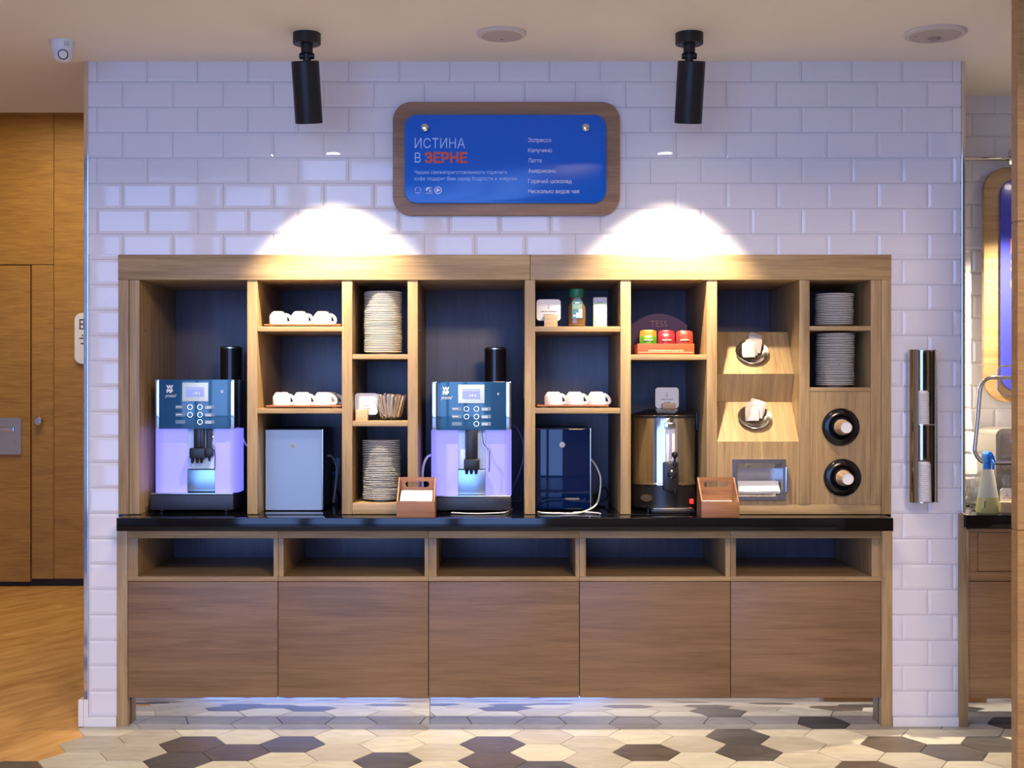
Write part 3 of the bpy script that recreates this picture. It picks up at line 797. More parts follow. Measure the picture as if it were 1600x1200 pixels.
# ================================================================ COFFEE MACHINES
glow = mat('backlit_violet_plastic', (.24,.22,.50), .22, emit=(.17,.17,1.0), es=1.25)
panel_glass = mat('dark_glass_blue_reflection', (.016,.085,.215), .06, coat=.4)  # dark glass; the blue it reflects is painted into the base colour
led_white = mat('lit_button_ring', (.8,.9,.9), .4, emit=(.75,1,.95), es=1.0)
lcd_bezel = mat('pale_display_bezel', (.54,.68,.76), .35)
lcd = mat('lit_display', (.2,.25,.5), .3, emit=(.25,.30,.80), es=.5)
label_m = mat('button_label_grey_blue', (.13,.22,.36), .5)
smoke = mat('smoked_hopper', (.018,.014,.014), .12)
def coffee_machine(xl, label, variant):
    """built at world place; xl = left px of the front panel, all px measured on the photo at the machine's front plane"""
    Y0 = .10
    def X(p): return fx(p, Y0)
    def Z(p): return fz(p, Y0)
    v2 = variant == 2
    L_, R_ = (243.3, 366.8) if not v2 else (675.2, 798.8)
    top, mid = (593, 670) if not v2 else (596.3, 672)
    bot = 770 if not v2 else 775
    xc = (X(L_) + X(R_))/2
    t = empty('coffee_machine', (xc, Y0 + .2, ZC), label, 'coffee machine', 'coffee machines')
    # housing
    mb = MB(); mb.box(X(L_) + .004, X(R_) - .004, Y0 + .03, Y0 + .43, Z(bot), Z(top) - .001, .006); mb.build('housing', black, t)
    # base and feet
    b0, b1 = (236.5, 366) if not v2 else (680, 799)
    bt_, bb = (772, 796.5) if not v2 else (776, 797)
    mb = MB(); mb.box(X(b0), X(b1), Y0 - .02, Y0 + .42, Z(bb), Z(bt_), .006); bs = mb.build('base', mat('dark_base_plastic', (.018,.02,.035), .35), t)
    mb = MB(); mb.box(X(b0) + .004, X(b1) - .002, Y0 - .022, Y0 + .1, Z(bt_) + .0002, Z(bt_) + .006, .002); mb.build('drip_grate', steel, bs)
    for a in (X(b0) + .04, X(b1) - .04):
        for y in (Y0 + .03, Y0 + .36):
            mb = MB(); mb.lathe([(.014, 0), (.017, .002), (.017, Z(bb) - ZC - .0002)], (a, y, ZC + .0004), 16); mb.build('foot', black, t)
    # glass front panel with chrome cheeks
    cl, cr = (249.5, 359.5) if not v2 else (683, 790.5)
    mb = MB(); mb.box(X(cl), X(cr), Y0 - .012, Y0 + .03, Z(mid), Z(top), .002); fp = mb.build('front_panel', panel_glass, t)
    warm_chrome = steel if False else chrome
    mb = MB(); mb.box(X(L_), X(cl) - .0004, Y0 - .010, Y0 + .13, Z(mid), Z(top), .003); mb.build('cheek', warm_chrome, t)
    mb = MB(); mb.box(X(cr) + .0004, X(R_), Y0 - .010, Y0 + .13, Z(mid), Z(top), .003); mb.build('cheek', warm_chrome, t)
    # backlit lower cheeks, bowed like the real plastic
    lo_l, lo_r = (240.2, 371) if not v2 else (673.3, 799.2)
    rc_l, rc_r = (291.3, 335.3) if not v2 else (715.5, 758.5)
    def cheek(pa, pb, out_left):
        n = 10; xa, xb = X(pa), X(pb); front = []
        for i in range(n+1):
            u = i/n; x = xa + (xb-xa)*u
            w = (1-u) if out_left else u
            front.append((x, Y0 + .012 + .022*max(0, (w-.80)/.20)**2))
        P = front + [(xb, Y0 + .14), (xa, Y0 + .14)]
        P = [p for i, p in enumerate(P) if i == 0 or (Vector(p)-Vector(P[i-1])).length > 1e-5]
        mb = MB(); bm = bmesh.new(); z0, z1 = Z(bot), Z(mid) - .0008
        a = [bm.verts.new((x, y, z0)) for x, y in P]; b = [bm.verts.new((x, y, z1)) for x, y in P]
        bm.faces.new(a[::-1]); bm.faces.new(b)
        for i in range(len(P)):
            j = (i+1) % len(P); bm.faces.new([a[i], a[j], b[j], b[i]])
        bmesh.ops.recalc_face_normals(bm, faces=bm.faces); mb.merge(bm)
        return mb.build('backlit_cover', glow, t)
    cheek(lo_l, rc_l, True); cheek(rc_r, lo_r, False)
    # recess: mirror-like back plates
    mb = MB(); mb.box(X(rc_l) + .0003, X(rc_r) - .0003, Y0 + .021, Y0 + .029, Z(733), Z(mid), .001); mb.build('splash_plate', mat('led_tinted_steel', (.62,.76,.88), .3, .1), t)  # pale blue base stands in for LED light in the recess
    mb = MB(); mb.box(X(rc_l) + .001, X(rc_r) - .001, Y0 + .012, Y0 + .022, Z(bot - 2), Z(734.5), .001); mb.build('front_plate', mat('brushed_blue_steel', (.36,.48,.60), .25, 1.0), t)
    # spout block
    if not v2: sp = (303, 319, 298, 322, 699.5, 716, [301.3, 309, 315.5]); ex = (321.5, 330, 320, 333)
    else: sp = (727, 746.5, 725, 749.5, 716.5, 733, [729, 736.5, 744]); ex = None
    mb = MB(); mb.box(X(sp[0]), X(sp[1]), Y0 - .006, Y0 + .034, Z(sp[4]), Z(mid), .004)
    mb.box(X(sp[0]) + .012, X(sp[1]) - .014, Y0 - .012, Y0 - .004, Z(sp[4]), Z(mid), .003)
    s_ = mb.build('spout_slide', black, t)
    mb = MB(); mb.box(X(sp[2]), X(sp[3]), Y0 - .03, Y0 + .034, Z(sp[5]), Z(sp[4]), .006)
    for q in sp[6]: mb.lathe([(.0045, -.022), (.006, -.018), (.008, 0)], (X(q), Y0 - .008, Z(sp[5])), 14)
    mb.build('spout', black, s_)
    if ex:
        mb = MB(); mb.box(X(ex[0]), X(ex[1]), Y0 + .002, Y0 + .034, Z(715), Z(mid), .005); mb.box(X(ex[2]), X(ex[3]), Y0 - .012, Y0 + .034, Z(713), Z(699.5), .004)
        mb.lathe([(.004, -.022), (.007, 0)], (X(326), Y0 + .012, Z(713)), 14); mb.build('milk_spout', black, t)
        hose = [(332, 672, .0), (333.5, 682, -.012), (332, 692, -.014), (336, 700, -.016), (337.5, 712, -.016), (337, 733, -.014)]
    else:
        hose = [(753, 672, .0), (754.5, 684, -.014), (756, 693, -.018), (764, 703, -.022), (765, 715, -.022), (764.5, 737, -.02)]
    mb = MB(); mb.tube(smooth_path([(X(a), Y0 + c, Z(b)) for a, b, c in hose]), .0026, 10); w_ = mb.build('steam_wand', chrome, t)
    a, b, c_ = hose[3]; mb = MB(); mb.lathe([(.001, -.008), (.006, -.005), (.006, .005), (.001, .008)], (X(a), Y0 + c_, Z(b)), 14); mb.build('wand_joint', chrome, w_)
    # display
    yf = Y0 - .0125
    if not v2: dsp = (286, 326.3, 627, 598); scr = (292, 320, 619.6, 605.2); ox, oy = 0, 0
    else: dsp = (716, 757, 630, 601); scr = (722.6, 750, 623, 608); ox, oy = 431.0, 2.9
    mb = MB(); mb.box(X(dsp[0]), X(dsp[1]), yf - .002, yf + .001, Z(dsp[2]), Z(dsp[3]), .0008); d_ = mb.build('display', lcd_bezel, fp)
    mb = MB(); mb.box(X(scr[0]), X(scr[1]), yf - .0028, yf - .0015, Z(scr[2]), Z(scr[3])); mb.build('screen', lcd, d_)
    mb = MB()
    for i in range(5): mb.box(X(scr[0] + 11 + i*2.2), X(scr[0] + 12.4 + i*2.2), yf - .0031, yf - .0028, Z(scr[2] - 3.5 - (i % 2)*1.3), Z(scr[2] - 5.4 - (i % 3)))
    mb.box(X(scr[0] + 1), X(scr[1] - 1), yf - .0031, yf - .0028, Z(scr[3] + 2.6), Z(scr[3] + 2.0)); mb.build('screen_marks', white_ink, d_)
    # illuminated buttons with label strips
    for k, (bx, by) in enumerate(((298, 636), (313.4, 636), (298, 648), (313.4, 648), (313.4, 659.2))):
        mb = MB(); cx, cz = X(bx + ox), Z(by + oy)
        n = 28; bm = bmesh.new()
        mb.prism(circ(cx, cz, .0118, n), yf - .0012, yf + .001, holes=[circ(cx, cz, .0098, n)]); bm.free()
        mb.build('button', led_white, fp)
    for k, (l0, l1, by) in enumerate(((275.3, 290.5, 636), (275.3, 290.5, 648), (275.3, 290.5, 659.2), (321, 336, 636), (321, 336, 648), (321, 336, 659.2))):
        mb = MB(); mb.box(X(l0 + ox), X(l1 + ox), yf - .0006, yf + .0005, Z(by + oy + 2.8), Z(by + oy - 2.8)); lb = mb.build('button_label', label_m, fp)
        if k != 2:
            mb = MB()
            for r in range(1 if k < 2 else 2):
                for q in range(4): mb.box(X(l0 + ox + 1 + q*2.3), X(l0 + ox + 2.8 + q*2.3), yf - .0009, yf - .0006, Z(by + oy + .3 + r*2.2 - (.2 if k >= 2 else 0)), Z(by + oy - 1.1 + r*2.2))
            mb.build('label_marks', white_ink, lb)
    # maker's mark and the machine's written name, as on the panel
    lx, ly = (261.5, 613.5) if not v2 else (692, 616.5)
    s = (D + Y0)/F
    text('W', X(lx), Z(ly - 6.2), yf, 5.6*s, 9.6*s, white_ink, name='emblem', parent=fp, bold=.05)
    text('MF', X(lx + .4), Z(ly), yf, 5.4*s, 8.8*s, white_ink, name='emblem', parent=fp, bold=.06)
    text('presto!', X(lx - 2.5), Z(ly + 7), yf, 5.4*s, 17.5*s, white_ink, name='lettering', parent=fp, shear=.35)
    if not v2: text('☆', X(345.5), Z(613.8), yf, 4.6*s, 5*s, white_ink, name='emblem', parent=fp)
    else: text('‹', X(777), Z(617), yf, 5*s, 2.6*s, white_ink, name='emblem', parent=fp, bold=.03)
    # bean hopper
    hx, hz = (361.3, 541.5) if not v2 else (774, 543)
    Yh = .42; r = .0515
    cx = fx(hx, Yh); zt = fz(hz, Yh)
    mb = MB(); mb.lathe([(r, Z(top) - .0005), (r, zt - .006), (r - .003, zt - .002), (r - .006, zt), (0, zt + .001)], (cx, Yh, 0), 40); hp = mb.build('bean_hopper', smoke, t)
    mb = MB(); mb.lathe([(r + .001, zt - .010), (r + .001, zt - .004)], (cx, Yh, 0), 40, cap=False); mb.build('hopper_rim', steel, hp)
    return t
coffee_machine(243, 'coffee machine in the far left bay, backlit violet, black bean hopper on top', 1)
coffee_machine(675, 'coffee machine in the middle bay, backlit violet, right of the saucer stacks', 2)

# ================================================================ MILK COOLERS
def cooler(x0, x1, zt, zb, Y, front, body, name, label):
    cx = (fx(x0, Y) + fx(x1, Y))/2
    X0, X1, Z1, Z0 = fx(x0, Y), fx(x1, Y), fz(zt, Y), fz(zb, Y)
    t = empty(name, (cx, Y + .2, ZC), label, 'fridge')
    mb = MB(); mb.box(X0 + .002, X1 - .001, Y + .022, Y + .36, Z0 + .004, Z1, .004); mb.build('housing', body, t)
    mb = MB(); mb.box(X0, X1, Y, Y + .021, Z0, Z1 - .003, .004); d = mb.build('door', front, t)
    mb = MB(); mb.box(X1 + .0002, X1 + .0045, Y + .001, Y + .024, Z0 + .002, Z1, .001); mb.build('edge_strip', steel, d)
    cxm = X0 + (X1-X0)*.487; cz = Z1 - (Z1-Z0)*.205
    mb = MB(); mb.lathe([(.0125, 0), (.0125, .0012), (.011, .002), (0, .002)], (cxm, Y, cz), 28, Matrix.Rotation(PI/2, 4, 'X')); e = mb.build('emblem', white_pl, d)
    mb = MB(); mb.prism(circ(cxm, cz, .0095), Y - .0026, Y - .0019, holes=[circ(cxm, cz, .0080)]); mb.box(cxm-.005, cxm+.005, Y-.0026, Y-.0019, cz-.0008, cz+.0008); mb.box(cxm-.003, cxm-.0015, Y-.0026, Y-.0019, cz-.004, cz+.004); mb.box(cxm+.001, cxm+.0025, Y-.0026, Y-.0019, cz-.003, cz+.004); mb.build('emblem_mark', ink, e)
    for a in (X0 + .03, X1 - .03):
        for y in (Y + .03, Y + .32):
            mb = MB(); mb.lathe([(.012, 0), (.014, .002), (.014, Z0 + .004 - ZC - .0005)], (a, y, ZC + .0004), 14); mb.build('foot', black, t)
    return t
silver = mat('silver_blue_door', (.42,.60,.88), .6, .0)
cooler(414.5, 503, 670.5, 797.2, .15, silver, mat('dark_cooler_body', (.02,.02,.025), .4), 'milk_cooler', 'small silver milk cooler right of the left coffee machine, under the cups')
cooler(837.2, 922, 669, 796, .16, mat('black_door_blue_reflection', (.001,.014,.075), .03), black, 'milk_cooler', 'small glossy black milk cooler right of the middle coffee machine')  # black door, with reflected window blue put into its colour
# ================================================================ CUPS AND TRAYS
def make_cup(name='coffee_cup'):
    t = empty(name, (0, 0, 0))
    # upside down: rim on the tray
    P = [(.0375, .0), (.0400, 0), (.0402, .003), (.0405, .034), (.0385, .040), (.030, .0525), (.0275, .055), (.0265, .0575), (.0245, .0575), (.0235, .0555), (0, .0552)]
    inner = [(0, .050), (.026, .0495), (.036, .038), (.038, .033), (.0375, 0)]
    mb = MB(); mb.lathe(inner[:1] + inner[1:] , seg=40, cap=False); mb.lathe(P, seg=40, cap=False)
    mb.build('body', white_cer, t)
    pts = smooth_path([(.033, 0, .045), (.046, 0, .040), (.0565, 0, .028), (.0595, 0, .014), (.053, 0, .006), (.0395, 0, .008)], 5)
    mb = MB(); mb.tube(pts, .0050, 10, flat=1.4); mb.build('handle', white_cer, t)
    return t
cup0 = make_cup(); used_cup = [False]
def place_cup(loc, rz, label, group):
    if not used_cup[0]:
        used_cup[0] = True; o = cup0; o.location = loc; o.rotation_euler = (0, 0, rz); tag(o, label, 'cup', group); return
    o = dup(cup0, loc, rz, label, group); o['category'] = 'cup'
TRAY_T = .013
def tray(x0, x1, ztop, Y0, Y1, label):
    t = empty('serving_board', ((x0+x1)/2, (Y0+Y1)/2, ztop), label, 'tray', 'wooden cup boards')
    mb = MB(); mb.box(x0, x1, Y0, Y1, ztop + .005, ztop + TRAY_T, .003); mb.build('board', traywood, t)
    for x in (x0 + .03, x1 - .03):
        mb = MB(); mb.box(x - .012, x + .012, Y0 + .012, Y1 - .012, ztop + .0004, ztop + .0052, .001); mb.build('runner', traywood, t)
def cup_shelf(pxs, py_shelf, tr, where, words, back=(), top_extra=0):
    z = fz(py_shelf) + .0003
    Y0, Y1 = .045, .31
    tray(fx(tr[0], Y0), fx(tr[1], Y0), z, Y0, Y1, 'thin brown board under the upturned cups ' + where)
    g = 'upturned cups ' + where
    for px, w in zip(pxs, words):
        place_cup((fx(px, .10), .10, z + TRAY_T + .0004), math.radians(-12), 'white upturned cup, %s of three %s' % (w, where), g)
    for px, y, w in back:
        place_cup((fx(px, y), y, z + TRAY_T + .0004), math.radians(-8), w, g)
W3 = ('left', 'middle', 'right')
cup_shelf((435.0, 468.6, 504.2), 510, (412, 532.5), 'on the upper shelf near the left coffee machine', W3)
cup_shelf((440.3, 472.5, 505.2), 638.3, (415, 533), 'on the lower shelf above the silver cooler', W3,
          back=((515.5, .20, 'white upturned cup behind the right cup, handle peeking out, above the silver cooler'),))
cup_shelf((864.5, 897.7, 932.0), 637.5, (839.5, 951), 'above the black cooler', W3)

# ================================================================ SAUCERS
def make_saucer():
    mb = MB()
    rr = .0855
    mb.lathe([(0, .0022), (.030, .0022), (.032, .0), (.035, 0), (.037, .0028), (.055, .0068), (.078, .0112), (rr - .001, .0128), (rr, .0140), (rr - .0010, .0150),
              (.078, .0140), (.055, .0100), (.037, .0062), (.030, .0052), (0, .0052)], seg=56, cap=False)
    return mb.build('saucer', white_cer)
sau0 = make_saucer(); used_s = [False]
def saucer_stack(px, zbase, n, Y, where, pitch=.0078, seed=1):
    r = random.Random(seed)
    dx = dy = 0
    for i in range(n):
        dx = dx*.7 + r.gauss(0, .0009); dy = dy*.7 + r.gauss(0, .0009)
        loc = (fx(px, Y) + dx, Y + dy, zbase + .0004 + i*pitch)
        if i == n-1: lab = 'topmost white saucer of the %s' % where
        elif i == 0: lab = 'bottommost white saucer of the %s' % where
        else: lab = 'white saucer within the %s' % where
        if not used_s[0]: o = sau0; used_s[0] = True
        else: o = sau0.copy(); COL.objects.link(o)
        o.location = loc
        o.rotation_euler = (r.gauss(0, .005), r.gauss(0, .005), r.random()*6)
        tag(o, lab, 'saucer', 'saucers of the ' + where)
saucer_stack(598.3, fz(553.5), 35, .115, 'tall stack on the top shelf above the sugar bowl', seed=1)
saucer_stack(596, fz(786), 34, .115, 'tall stack standing behind the left napkin caddy', seed=2)
saucer_stack(1303.0, fz(509.5), 18, .115, 'short stack on the uppermost right shelf', seed=3)
saucer_stack(1304.8, fz(605.3), 30, .115, 'stack right above the paper cup dispensers', seed=4)

# ================================================================ CARDS ON WOODEN BLOCKS
def card_sign(Y, card, block, zb, label, lines, roll=0.0, icon=True):
    x0, x1, y1, y0 = card
    t = empty('table_card', (fx((block[0]+block[1])/2, Y), Y, zb), label, 'sign')
    bx0, bx1 = fx(block[0], Y), fx(block[1], Y)
    mb = MB(); mb.box(bx0, bx1, Y - .012, Y + .018, zb + .0004, fz(block[2], Y), .0012); mb.build('block', blockwood, t)
    Yc_ = Y + .021
    X0, X1, Z0, Z1 = fx(x0, Yc_), fx(x1, Yc_), max(fz(y0, Yc_), zb + .001), fz(y1, Yc_)
    mb = MB(); mb.prism(rrect(X0, X1, Z0, Z1, .014, 6), Yc_, Yc_ + .003); c = mb.build('card', card_m, t, smooth=False)
    cx = (X0+X1)/2; w = X1 - X0
    mb = MB()
    zi = Z1 - (Z1-Z0)*.32
    if icon:
        bm_y0, bm_y1 = Yc_ - .0006, Yc_ - .0001
        mb.prism([(cx-.005, zi-.001), (cx-.004, zi-.007), (cx, zi-.009), (cx+.004, zi-.007), (cx+.005, zi-.001), (cx+.0036, zi-.001), (cx+.003, zi-.006), (cx, zi-.0075), (cx-.003, zi-.006), (cx-.0036, zi-.001)], bm_y0, bm_y1)
        mb.prism([(cx-.001, zi+.001), (cx+.001, zi+.004), (cx, zi+.009), (cx-.002, zi+.004)], bm_y0, bm_y1)
        mb.box(cx-.004, cx+.004, bm_y0, bm_y1, zi-.0115, zi-.0105)
        mb.build('icon', ink, c, smooth=False)
    for i, (s, ww) in enumerate(lines):
        text(s, cx, Z1 - (Z1-Z0)*(.60 + .14*i), Yc_ - .0001, .0052, w*ww*.85, ink, name='lettering', parent=c, align='C', bold=.02)
    return t
card_sign(.05, (554.5, 590, 614.3, 648), (555.5, 575, 640), fz(657.5) , 'rounded white card in a pine block, left of the bowl of sugar sticks', [('САХАР', .34), ('ПОРЦИЯ', .42)])
card_sign(.04, (838.5, 876, 467.8, 501), (850.3, 871, 491.5), fz(510), 'rounded white card in a pine block, left of the coffee jar', [('КОФЕ РАСТВОРИМЫЙ', .8), ('СУБЛИМИР.', .55)])

# ---- coffee jar
Y = .09; cx = fx(901, Y); zb = fz(510) + .0005; k = (D+Y)/F
t = empty('coffee_jar', (cx, Y, zb), 'jar of instant coffee with green lid between a card and a pale carton', 'jar')
def sq_lathe(mb, prof, c, n=32, p=3.2):
    bm = bmesh.new(); rings = []
    for r, z in prof:
        ring = []
        for i in range(n):
            a = 2*PI*i/n; ca, sa = math.cos(a), math.sin(a)
            e = (abs(ca)**p + abs(sa)**p)**(-1/p)
            ring.append(bm.verts.new((c[0]+r*e*ca, c[1]+r*e*sa, c[2]+z)))
        rings.append(ring)
    for a, b in zip(rings, rings[1:]):
        for i in range(n): bm.faces.new([a[i], a[(i+1)%n], b[(i+1)%n], b[i]])
    bm.faces.new(rings[0][::-1]); bm.faces.new(rings[-1]); mb.merge(bm)
zt = fz(464.5, Y) - zb; r = 13.9*k
coffee = stone('coffee_granules', (.07,.028,.008), (.26,.12,.03)); 
mb = MB(); sq_lathe(mb, [(r*.88, 0), (r*.97, .006), (r, .02), (r, zt*.62), (r*.93, zt*.74), (r*.70, zt*.92), (r*.66, zt)], (cx, Y, zb)); mb.build('jar_body', mat('amber_jar_glass', (.30,.15,.05), .08, trans=.55, coat=.6), t)
mb = MB(); sq_lathe(mb, [(r*.82, 0), (r*.9, .004), (r*.93, .02), (r*.93, zt*.6)], (cx, Y, zb + .003)); mb.build('coffee_granules', coffee, t)
mb = MB(); mb.lathe([(r*.84, fz(464.6, Y)), (r*.86, fz(463, Y)), (r*.84, fz(453, Y)), (r*.76, fz(451.5, Y)), (0, fz(451.2, Y))], (cx, Y, 0), 40); mb.build('lid', mat('green_lid', (.008,.13,.07), .35), t)
yl = Y - r - .0012
mb = MB(); mb.prism([(cx-8*k, fz(498.5,Y)), (cx+8.5*k, fz(498.5,Y)), (cx+8.5*k, fz(474,Y)), (cx+4*k, fz(465.5,Y)), (cx-3*k, fz(465.5,Y)), (cx-8*k, fz(474,Y))], yl, yl + .001); lb = mb.build('label', mat('label_blue_green', (.05,.15,.19), .4), t)
mb = MB(); mb.box(cx+2.5*k, cx+7.6*k, yl-.0004, yl, fz(497,Y), fz(484,Y)); mb.box(cx-1.5*k, cx+1.5*k, yl-.0004, yl, fz(497,Y), fz(489.5,Y)); mb.box(cx-6*k, cx-2.5*k, yl-.0004, yl, fz(495,Y), fz(493,Y)); mb.box(cx-3*k, cx+3.4*k, yl-.0004, yl, fz(474.6,Y), fz(473.3,Y)); mb.build('label_panel', white_ink, lb)
mb = MB(); mb.box(cx-7*k, cx+7.5*k, yl-.0005, yl, fz(483.5,Y), fz(476,Y)); mb.build('label_band', mat('label_sage', (.18,.27,.23), .4), lb)
text('coffee', cx-5.6*k, fz(481.4,Y), yl-.0005, 2.6*k, 11*k, white_ink, parent=lb) if False else None
# ---- pale carton
Y = .06; zb = fz(510) + .0005
t = empty('carton', (fx(937, Y), Y + .03, zb), 'tall white and pale green carton right of the coffee jar', 'box')
mb = MB(); mb.box(fx(927.2, Y), fx(948.3, Y), Y, Y + .05, zb, fz(464.5, Y), .0015); mb.build('carton_body', mat('carton_white', (.46,.52,.46), .4), t)
mb = MB(); mb.prism([(fx(928, Y), fz(474, Y)), (fx(938, Y), fz(472, Y)), (fx(947.6, Y), fz(478, Y)), (fx(947.6, Y), fz(466, Y)), (fx(928, Y), fz(466, Y))], Y - .0006, Y - .0001); mb.build('printed_band', mat('carton_lilac', (.42,.46,.62), .45), t)
mb = MB(); ringp = [(fx(928 + 19.2*i/12, Y), fz(477 - 3.5*math.sin(PI*i/12), Y)) for i in range(13)]
mb.prism(ringp + [(x, z + .004) for x, z in ringp[::-1]], Y - .0010, Y - .0006); mb.prism([(fx(928, Y), fz(505, Y)), (fx(932.5, Y), fz(507, Y)), (fx(931, Y), fz(496, Y)), (fx(928, Y), fz(492, Y))], Y - .0006, Y - .0001)
mb.build('printed_swirl', mat('carton_green', (.22,.42,.27), .45), t)

# ================================================================ TEA DISPLAY
zb = fz(554) + .0004
Y = .055; box_x0, box_x1 = fx(996.3, Y), fx(1084.8, Y)
t = empty('tea_display', ((box_x0+box_x1)/2, .15, zb), 'orange and purple tea display box with fan-shaped back on the shelf above the urn', 'tea box')
org = mat('orange_box', (.42, .075, .02), .4); purple = mat('purple_board', (.075, .018, .075), .45)
zt_ = fz(537, Y)
mb = MB(); mb.box(box_x0, box_x1, Y, Y + .004, zb, zt_, .0008); fr = mb.build('front_panel', org, t)
mb = MB(); mb.box(box_x0, box_x0 + .003, Y + .0045, .225, zb, zt_); mb.box(box_x1 - .003, box_x1, Y + .0045, .225, zb, zt_); mb.box(box_x0 + .0035, box_x1 - .0035, Y + .0045, .225, zb, zb + .003); mb.build('box_sides', org, t)
# fan board
Yf_ = .23; fa, fb = fx(986.5, Yf_), fx(1073.5, Yf_); fa = max(fa, fx(985.6) + .004)
zl, ztop = fz(517, Yf_), fz(490, Yf_)
arc_ = [(fa + (fb-fa)*i/20, zl + (ztop-zl)*math.sin(PI*(.08 + .84*i/20))**.8) for i in range(21)]
mb = MB(); mb.prism([(fa, zb), (fb, zb)] + arc_[::-1], Yf_, Yf_ + .004); fan = mb.build('back_board', purple, t, smooth=False)
text('TESS', fx(1016, Yf_), fz(510.5, Yf_), Yf_ - .0002, .029, fx(1042.5, Yf_) - fx(1016, Yf_), mat('muted_gold_ink', (.30,.16,.10), .5), parent=fan, bold=-.01)
text('НЕПРЕВЗОЙДЁННОЕ КАЧЕСТВО', fx(1013, Y), fz(549, Y), Y - .0002, .0062, fx(1068, Y) - fx(1013, Y), mat('cream_ink', (.85,.70,.45), .5), parent=fr, bold=.02)
mb = MB(); mb.box(box_x0 + .004, box_x1 - .004, Y - .0005, Y - .0001, fz(550.6, Y), fz(550.1, Y)); mb.build('printed_line', mat('cream_ink', (.85,.70,.45), .5), fr)
def sachet_mesh(name, w, h, th, m, crimp=.006, seed=0):
    r = random.Random(seed); mb = MB(); bm = bmesh.new(); nx, nz = 7, 6
    grids = []
    for sgn in (-1, 1):
        g = []
        for i in range(nx+1):
            row = []
            for j in range(nz+1):
                u, v = i/nx, j/nz
                b = (math.sin(PI*min(1, max(0, (u-.08)/.84)))**.45)*(math.sin(PI*v)**.3) if 0 < u < 1 and 0 < v < 1 else 0
                row.append(bm.verts.new(((u-.5)*w*(1 - .07*abs(2*v-1)**3), sgn*th/2*b*(1 + r.uniform(-.22, .22)) + sgn*.0002, v*h*(1 - .05*abs(2*u-1)**4))))
            g.append(row)
        grids.append(g)
        for i in range(nx):
            for j in range(nz):
                q = [g[i][j], g[i+1][j], g[i+1][j+1], g[i][j+1]]
                bm.faces.new(q if sgn < 0 else q[::-1])
    bmesh.ops.remove_doubles(bm, verts=bm.verts, dist=.0005)
    bmesh.ops.recalc_face_normals(bm, faces=bm.faces)
    mb.merge(bm); return mb.build(name, m)
foil = lambda n, c: mat(n, c, .28, .25)
cols = {'green': foil('green_foil', (.06,.19,.01)), 'orange': foil('orange_foil', (.52,.17,.02)), 'pink': foil('pink_red_foil', (.30,.02,.03)), 'red': foil('red_foil', (.34,.035,.02))}
zs = zb + .0035
bays = [((999.5, 1026), ['green', 'orange', 'orange', 'orange', 'orange']), ((1028, 1054.5), ['pink']*5), ((1056, 1082.5), ['red']*5)]
bn = ['left', 'middle', 'right']
for bi, ((pa, pb), cs) in enumerate(bays):
    for i, c in enumerate(cs):
        Yt = Y + .018 + i*.0235
        xa, xb = fx(pa, Yt), fx(pb, Yt)
        zt2 = fz(524 if i == 0 and bi == 0 else (520.5 if i == 0 else 515.5 + (2 if bi == 2 and i < 2 else 0)), Yt)
        o = sachet_mesh('tea_sachet', xb - xa + .0005, zt2 - zs + random.uniform(-.004, .003), .0225, cols[c], seed=bi*10+i)
        o.location = ((xa+xb)/2, Yt, zs); o.rotation_euler = (0, 0, random.uniform(-.05, .05))
        lab = ('green foil tea sachet at the front left of the tea display' if c == 'green' else
               'pinkish red tea sachet in the middle pile of the tea display' if c == 'pink' and i else
               'frontmost pinkish red tea sachet in the middle of the tea display' if c == 'pink' else
               'orange foil tea sachet behind the green one in the tea display' if c == 'orange' else
               'frontmost bright red tea sachet at the right of the tea display' if i == 0 else
               'bright red tea sachet in the right pile of the tea display')
        if i == 0:
            mb = MB(); wq = (xb - xa)*.26; mb.box(o.location.x - wq, o.location.x + wq, Yt - .0135, Yt - .0115, zs + .060, zs + .0655, .0005); mb.build('printed_band', mat('pale_foil_print', (.62,.42,.30), .4), o)
        tag(o, lab, 'tea bag', 'tea sachets in the display box')

# ================================================================ SUGAR BOWL WITH STICKS
Yb_ = .105; cxb = fx(609.5, Yb_); kb = (D+Yb_)/F; zb = fz(657.5) + .0006
t = empty('glass_bowl', (cxb, Yb_, zb), 'ribbed glass bowl full of paper sugar sticks, right of the white card', 'bowl')
mb = MB(); bm = bmesh.new(); rings = []; n = 72
prof = [(.040, 0), (.050, .004), (.060, .02), (.067, .045), (.071, .068), (.0755, .092)]
for r_, z in prof + [(.0725, .092), (.068, .068), (.064, .045), (.056, .022), (.046, .008)]:
    rings.append([bm.verts.new((cxb + (r_ + (.0014*math.cos(18*2*PI*i/n) if z > .003 else 0))*math.cos(2*PI*i/n), Yb_ + (r_ + (.0014*math.cos(18*2*PI*i/n) if z > .003 else 0))*math.sin(2*PI*i/n), zb + z)) for i in range(n)])
for a, b in zip(rings, rings[1:]):
    for i in range(n): bm.faces.new([a[i], a[(i+1)%n], b[(i+1)%n], b[i]])
bm.faces.new(rings[0][::-1]); bm.faces.new(rings[-1])
bmesh.ops.recalc_face_normals(bm, faces=bm.faces); mb.merge(bm); mb.build('bowl_body', glass, t)
stick_m = [mat('sugar_paper_white', (.62,.54,.48), .55), mat('sugar_paper_brown', (.50,.33,.22), .55), mat('sugar_paper_pale', (.56,.52,.54), .5)]
r = random.Random(5); k_ = 0
protos = []
for m_ in stick_m:
    mb = MB(); mb.box(-.0055, .0055, -.0022, .0022, 0, .006, .0004); mb.tube([(0,0,.006),(0,0,.05),(0,0,.092)], .0052, 8, flat=.6); mb.box(-.0055, .0055, -.0010, .0010, .092, .099, .0004)
    protos.append(mb.build('sugar_stick', m_))
first = [True]*3
